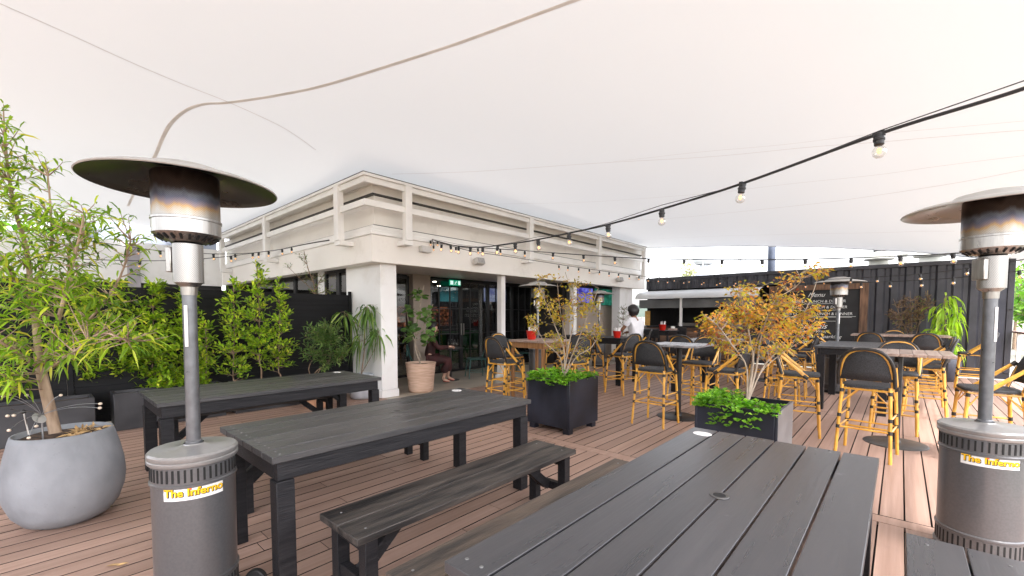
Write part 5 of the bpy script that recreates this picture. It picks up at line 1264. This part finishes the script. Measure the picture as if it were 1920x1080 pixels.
# hedge beyond the left wall
G0=-1.0
for i,(px,Y,h) in enumerate(((40,17,7.2),(120,17.5,7.6),(190,17,7.4),(250,18,7.5),(-60,16,7.5))):
    p=at(px,592,Y); fartree(['broad green tree beyond the white wall, leftmost','broad green tree beyond the white wall, second from left','green tree seen through the gap above the white wall','green tree at the right end of the gap','green tree cut by the left frame edge'][i],(p.x,p.y,G0),2.2,h,'far',150,.42,seed=100+i)
for i,(px,Y,h,r_) in enumerate(((1905,30,6.6,2.6),(1945,24,5.0,2.2),(1925,45,9,4))):
    p=at(px,592,Y); fartree(['light green tree past the end of the container','low green bush beyond the railing','tall pale tree far beyond the railing'][i],(p.x,p.y,G0),r_,h,'far',170,.45,seed=120+i)
for i,(px,Y,h,r_) in enumerate(((1290,75,12.5,2.2),(1275,80,10,2),(1346,85,11.0,1.2))):
    p=at(px,592,Y); fartree(['hazy pale tree left of the water tower','lower hazy tree left of the water tower','small hazy tree right of the water tower'][i],(p.x,p.y,G0),r_,h,'hazy',90,.9,seed=140+i,tr_=.3)
p=at(1318,592,120); t=thing('water_tower','hazy grey water tower with a round tank above the container','water tower',(p.x,p.y,G0))
zt=lambda y: (592-y)/808*120+1.45-G0
q=MB(); q.lathe([(2.0,zt(497)),(2.9,zt(492)),(3.0,zt(488)),(3.0,zt(471)),(3.15,zt(470)),(3.15,zt(469)),(.001,zt(467))],28,caps=False); q.build('tank',M['tankmetal'],t)
q=MB(); q.lathe([(1.1,zt(497)),(1.2,zt(505)),(1.9,zt(512)),(2.2,zt(520)),(2.3,0)],20,caps=False)
for i in range(6): an=i*PI/3; q.tube([(2.6*math.cos(an),2.6*math.sin(an),zt(490)),(2.9*math.cos(an),2.9*math.sin(an),0)],.12,6)
q.build('tower_legs',M['tankmetal'],t)
p=at(1385,592,160); t=thing('pylon','thin lattice power pylon far beyond the container','pylon',(p.x,p.y,G0)); zt=lambda y:(592-y)/808*160+1.45-G0
q=MB(); 
for sx_ in (-1,1):
    for sy_ in (-1,1): q.bar((sx_*1.8,sy_*1.8,0),(sx_*.25,sy_*.25,zt(474)),.14,.14)
for y in (480,486,493): q.bar((-2.2,0,zt(y)),(2.2,0,zt(y)),.16,.16)
zz=0
while zz<zt(474)-2: w0=1.8*(1-zz/zt(474)); q.bar((-w0,0,zz),(w0,0,zz+2),.1,.1); q.bar((w0,0,zz),(-w0,0,zz+2),.1,.1); zz+=2
q.build('lattice',M['pylon'],t)
h=MB(); random.seed(8); n=60; vs=[]
for i in range(n+1):
    an=-1.3+2.6*i/n; rr=900; hh=14+10*math.sin(an*3.1)+7*math.sin(an*7.3+1)
    vs+=[(rr*math.sin(an),rr*math.cos(an),-1),(rr*math.sin(an),rr*math.cos(an),hh)]
h.add(vs,[(2*i,2*i+2,2*i+3,2*i+1) for i in range(n)]); structure(h.build('hills',M['hillgreen'],smooth=0),'low hazy hills on the horizon')

# ------------------------------------------------------------------ people
def skin(name,joints,edges,mat,parent,sub=2,root=0):
    me=bpy.data.meshes.new(name); me.from_pydata([j[0] for j in joints],edges,[]); o=bpy.data.objects.new(name,me); col.objects.link(o); o.parent=parent
    m=o.modifiers.new('skin','SKIN'); m.use_smooth_shade=True
    if not me.skin_vertices: 
        pass
    for i,j in enumerate(joints):
        sv_=me.skin_vertices[0].data[i]; rr=j[1]; sv_.radius=(rr,rr) if not isinstance(rr,tuple) else rr; sv_.use_root=(i==root)
    s=o.modifiers.new('sub','SUBSURF'); s.levels=sub; s.render_levels=sub
    me.materials.append(mat); return o
def ensure_skin(me):
    pass
def figure(name,lab,loc,rot,J,skinm,cloth):
    """J: dict of joint positions in local space, x right, y forward"""
    t=thing(name,lab,'person',loc,rot)
    jl=[];idx={};ed=[]
    def add(k,p,r_,par=None):
        idx[k]=len(jl); jl.append((p,r_)); 
        if par is not None: ed.append((idx[par],idx[k]))
    add('pelvis',J['pelvis'],(.13,.10)); add('waist',J['waist'],(.12,.09),'pelvis'); add('chest',J['chest'],(.15,.105),'waist'); add('necklow',J['neck'],.055,'chest'); add('neck',V(J['neck'])+ (V(J['head'])-V(J['neck']))*.35,.05,'necklow'); add('skull',J['head'],(.078,.092),'neck'); add('crown',V(J['head'])+V((0,0,.07)),(.062,.075),'skull')
    for s in ('l','r'):
        add('sh'+s,J['sh'+s],.052,'chest'); add('el'+s,J['el'+s],.040,'sh'+s); add('wr'+s,J['wr'+s],.026,'el'+s)
        d=(V(J['wr'+s])-V(J['el'+s])).normalized(); side=d.cross(V((0,0,1))).normalized(); up_=side.cross(d)
        pc_=V(J['wr'+s])+d*.055; add('palm'+s,pc_,(.034,.018),'wr'+s)
        for fi,(off,ln) in enumerate(((-.028,.062),(-.010,.072),(.009,.067),(.027,.052))):
            b0=pc_+d*.03+side*off; add(f'f{s}{fi}a',b0,.009,'palm'+s); add(f'f{s}{fi}b',b0+d*ln*.55-up_*.012,.008,f'f{s}{fi}a'); add(f'f{s}{fi}c',b0+d*ln*.85-up_*.035,.0065,f'f{s}{fi}b')
        add(f't{s}a',pc_+side*(-.035)+d*.0,.010,'palm'+s); add(f't{s}b',pc_+side*(-.052)+d*.035-up_*.015,.008,f't{s}a')
        add('hp'+s,J['hp'+s],.088,'pelvis'); add('kn'+s,J['kn'+s],.060,'hp'+s); add('an'+s,J['an'+s],.038,'kn'+s)
        add('toe'+s,V(J['toe'+s]),(.036,.024),'an'+s)
    skin('body',jl,ed,skinm,t)
    H0=V(J['head']); f=V(J['face']).normalized(); sd_=f.cross(V((0,0,1))).normalized()
    q=MB(); q.ball(H0+f*.082+V((0,0,-.015)),.014,8,(1,1,1.6)); 
    q.ball(H0+sd_*.078,.016,8,(1,1,1.6)); q.ball(H0-sd_*.078,.016,8,(1,1,1.6)); q.build('nose_and_ears',skinm,t)
    q=MB()
    for e in (-1,1): q.ball(H0+f*.078+sd_*.03*e+V((0,0,.012)),.009,8)
    q.build('eyes',M['black'],t)
    q=MB(); q.ball(H0+f*.078+V((0,0,-.055)),.016,8,(1,1,.3)); q.build('mouth',M['sandal'],t)
    for kind,js,es,mt in cloth(J): skin(kind,js,es,mt,t)
    return t,H0,f,sd_
# seated person in the white shirt, back to the camera
def cl_shirt(J):
    v=lambda k:V(J[k])
    js=[(v('pelvis')+V((0,0,.02)),(.185,.145)),(v('waist'),(.175,.14)),(v('chest'),(.20,.145)),(v('neck')+V((0,0,-.05)),(.10,.08)),(v('shl'),.078),(v('shl').lerp(v('ell'),.62),.075),(v('shr'),.078),(v('shr').lerp(v('elr'),.62),.075)]
    tr_=[(v('pelvis')+V((0,0,-.03)),(.175,.13)),(v('hpl'),.105),(v('knl'),.078),(v('anl')+V((0,0,.04)),.058),(v('hpr'),.105),(v('knr'),.078),(v('anr')+V((0,0,.04)),.058)]
    sh=lambda s:([(v('an'+s)+V((0,0,-.02)),.045),(v('toe'+s),(.043,.032))],[(0,1)])
    return [('shirt',js,[(0,1),(1,2),(2,3),(2,4),(4,5),(2,6),(6,7)],M['shirt']),('trousers',tr_,[(0,1),(1,2),(2,3),(0,4),(4,5),(5,6)],M['trouser']),('shoe',*sh('l'),M['shoe']),('shoe',*sh('r'),M['shoe'])]
J=dict(pelvis=(0,0,.83),waist=(0,.03,1.0),chest=(0,.07,1.22),neck=(0,.10,1.40),head=(-.01,.17,1.53),face=(-.15,1,-.35),
 shl=(-.18,.07,1.34),ell=(-.30,.20,1.12),wrl=(-.16,.42,1.05),shr=(.18,.07,1.34),elr=(.27,.20,1.12),wrr=(.10,.42,1.05),
 hpl=(-.10,.05,.80),knl=(-.15,.45,.78),anl=(-.15,.40,.34),toel=(-.15,.53,.27),hpr=(.10,.05,.80),knr=(.17,.42,.74),anr=(.20,.15,.10),toer=(.21,.28,.035))
t,H0,f,sd_=figure('person','person in a white shirt with black hair seated with back to the camera',W(9.42,4.55,0),R(30),J,M['skin_d'],cl_shirt)
def hair(t,H0,f,big=1.0,long=0):
    q=MB(); random.seed(4)
    c=H0-f*.025+V((0,0,.035)); n=20; prof=[]; mx=Matrix.Translation(c)
    vs=[];fs=[];k=12
    for i in range(k+1):
        ph=PI*i/k
        for j in range(n):
            th=2*PI*j/n; d_=V((math.sin(ph)*math.cos(th),math.sin(ph)*math.sin(th),math.cos(ph))); rr=.115*big*(1+random.uniform(-.05,.06))
            if d_.dot(f)>.45 and d_.z<.45: rr=.075
            zz=d_.z*(1 if d_.z>0 else 1.0+long)
            vs.append(c+V((d_.x*rr,d_.y*rr,zz*rr)))
    for i in range(k):
        for j in range(n): fs.append((i*n+j,(i+1)*n+j,(i+1)*n+(j+1)%n,i*n+(j+1)%n))
    q.add(vs,fs); q.build('hair',M['hair'],t,smooth=180)
hair(t,H0,f,1.24)
# seated woman in dark clothes by the doors (faces world +x)
def cl_dress(J):
    v=lambda k:V(J[k])
    js=[(v('pelvis'),(.165,.14)),(v('waist'),(.14,.115)),(v('chest'),(.16,.115)),(v('neck')+V((0,0,-.04)),.07),(v('shl'),.065),(v('ell'),.052),(v('wrl'),.040),(v('shr'),.065),(v('elr'),.052),(v('wrr'),.040)]
    sk=[(v('pelvis')+V((0,0,-.02)),(.17,.13)),(v('hpl'),.115),(v('knl'),.10),(v('anl')+V((0,0,.12)),.095),(v('hpr'),.115),(v('knr'),.10),(v('anr')+V((0,0,.12)),.095)]
    sh=lambda s:([(v('an'+s)+V((0,0,-.03)),.028),(v('toe'+s),(.040,.016))],[(0,1)])
    return [('dress_top',js,[(0,1),(1,2),(2,3),(2,4),(4,5),(5,6),(2,7),(7,8),(8,9)],M['dress']),('wide_trousers',sk,[(0,1),(1,2),(2,3),(0,4),(4,5),(5,6)],M['dress']),('sandal',*sh('l'),M['sandal']),('sandal',*sh('r'),M['sandal'])]
J=dict(pelvis=(0,0,.53),waist=(0,.02,.68),chest=(0,.05,.88),neck=(0,.07,1.05),head=(0,.11,1.18),face=(0,1,-.3),
 shl=(-.16,.05,1.0),ell=(-.20,.18,.76),wrl=(-.10,.42,.76),shr=(.16,.05,1.0),elr=(.20,.18,.76),wrr=(.08,.42,.78),
 hpl=(-.09,.05,.50),knl=(-.12,.42,.50),anl=(-.12,.40,.09),toel=(-.12,.55,.03),hpr=(.09,.05,.50),knr=(.12,.42,.50),anr=(.12,.28,.09),toer=(.12,.43,.03))
t,H0,f,sd_=figure('person','woman in dark maroon clothes and red sandals seated by the doors',W(5.68,7.52,0),R(-78),J,M['skin_l'],cl_dress)
hair(t,H0,f,1.08,.9)

# ------------------------------------------------------------------ render settings
scn.view_settings.view_transform='Standard'; scn.view_settings.look='None'; scn.view_settings.exposure=0; scn.view_settings.gamma=1
scn.render.engine='CYCLES'
cy=scn.cycles; cy.use_denoising=True
try: cy.denoiser='OPENIMAGEDENOISE'
except Exception: pass
cy.max_bounces=8; cy.diffuse_bounces=5; cy.glossy_bounces=4; cy.transmission_bounces=6; cy.transparent_max_bounces=12; cy.caustics_reflective=False; cy.caustics_refractive=False
cy.sample_clamp_indirect=4.0
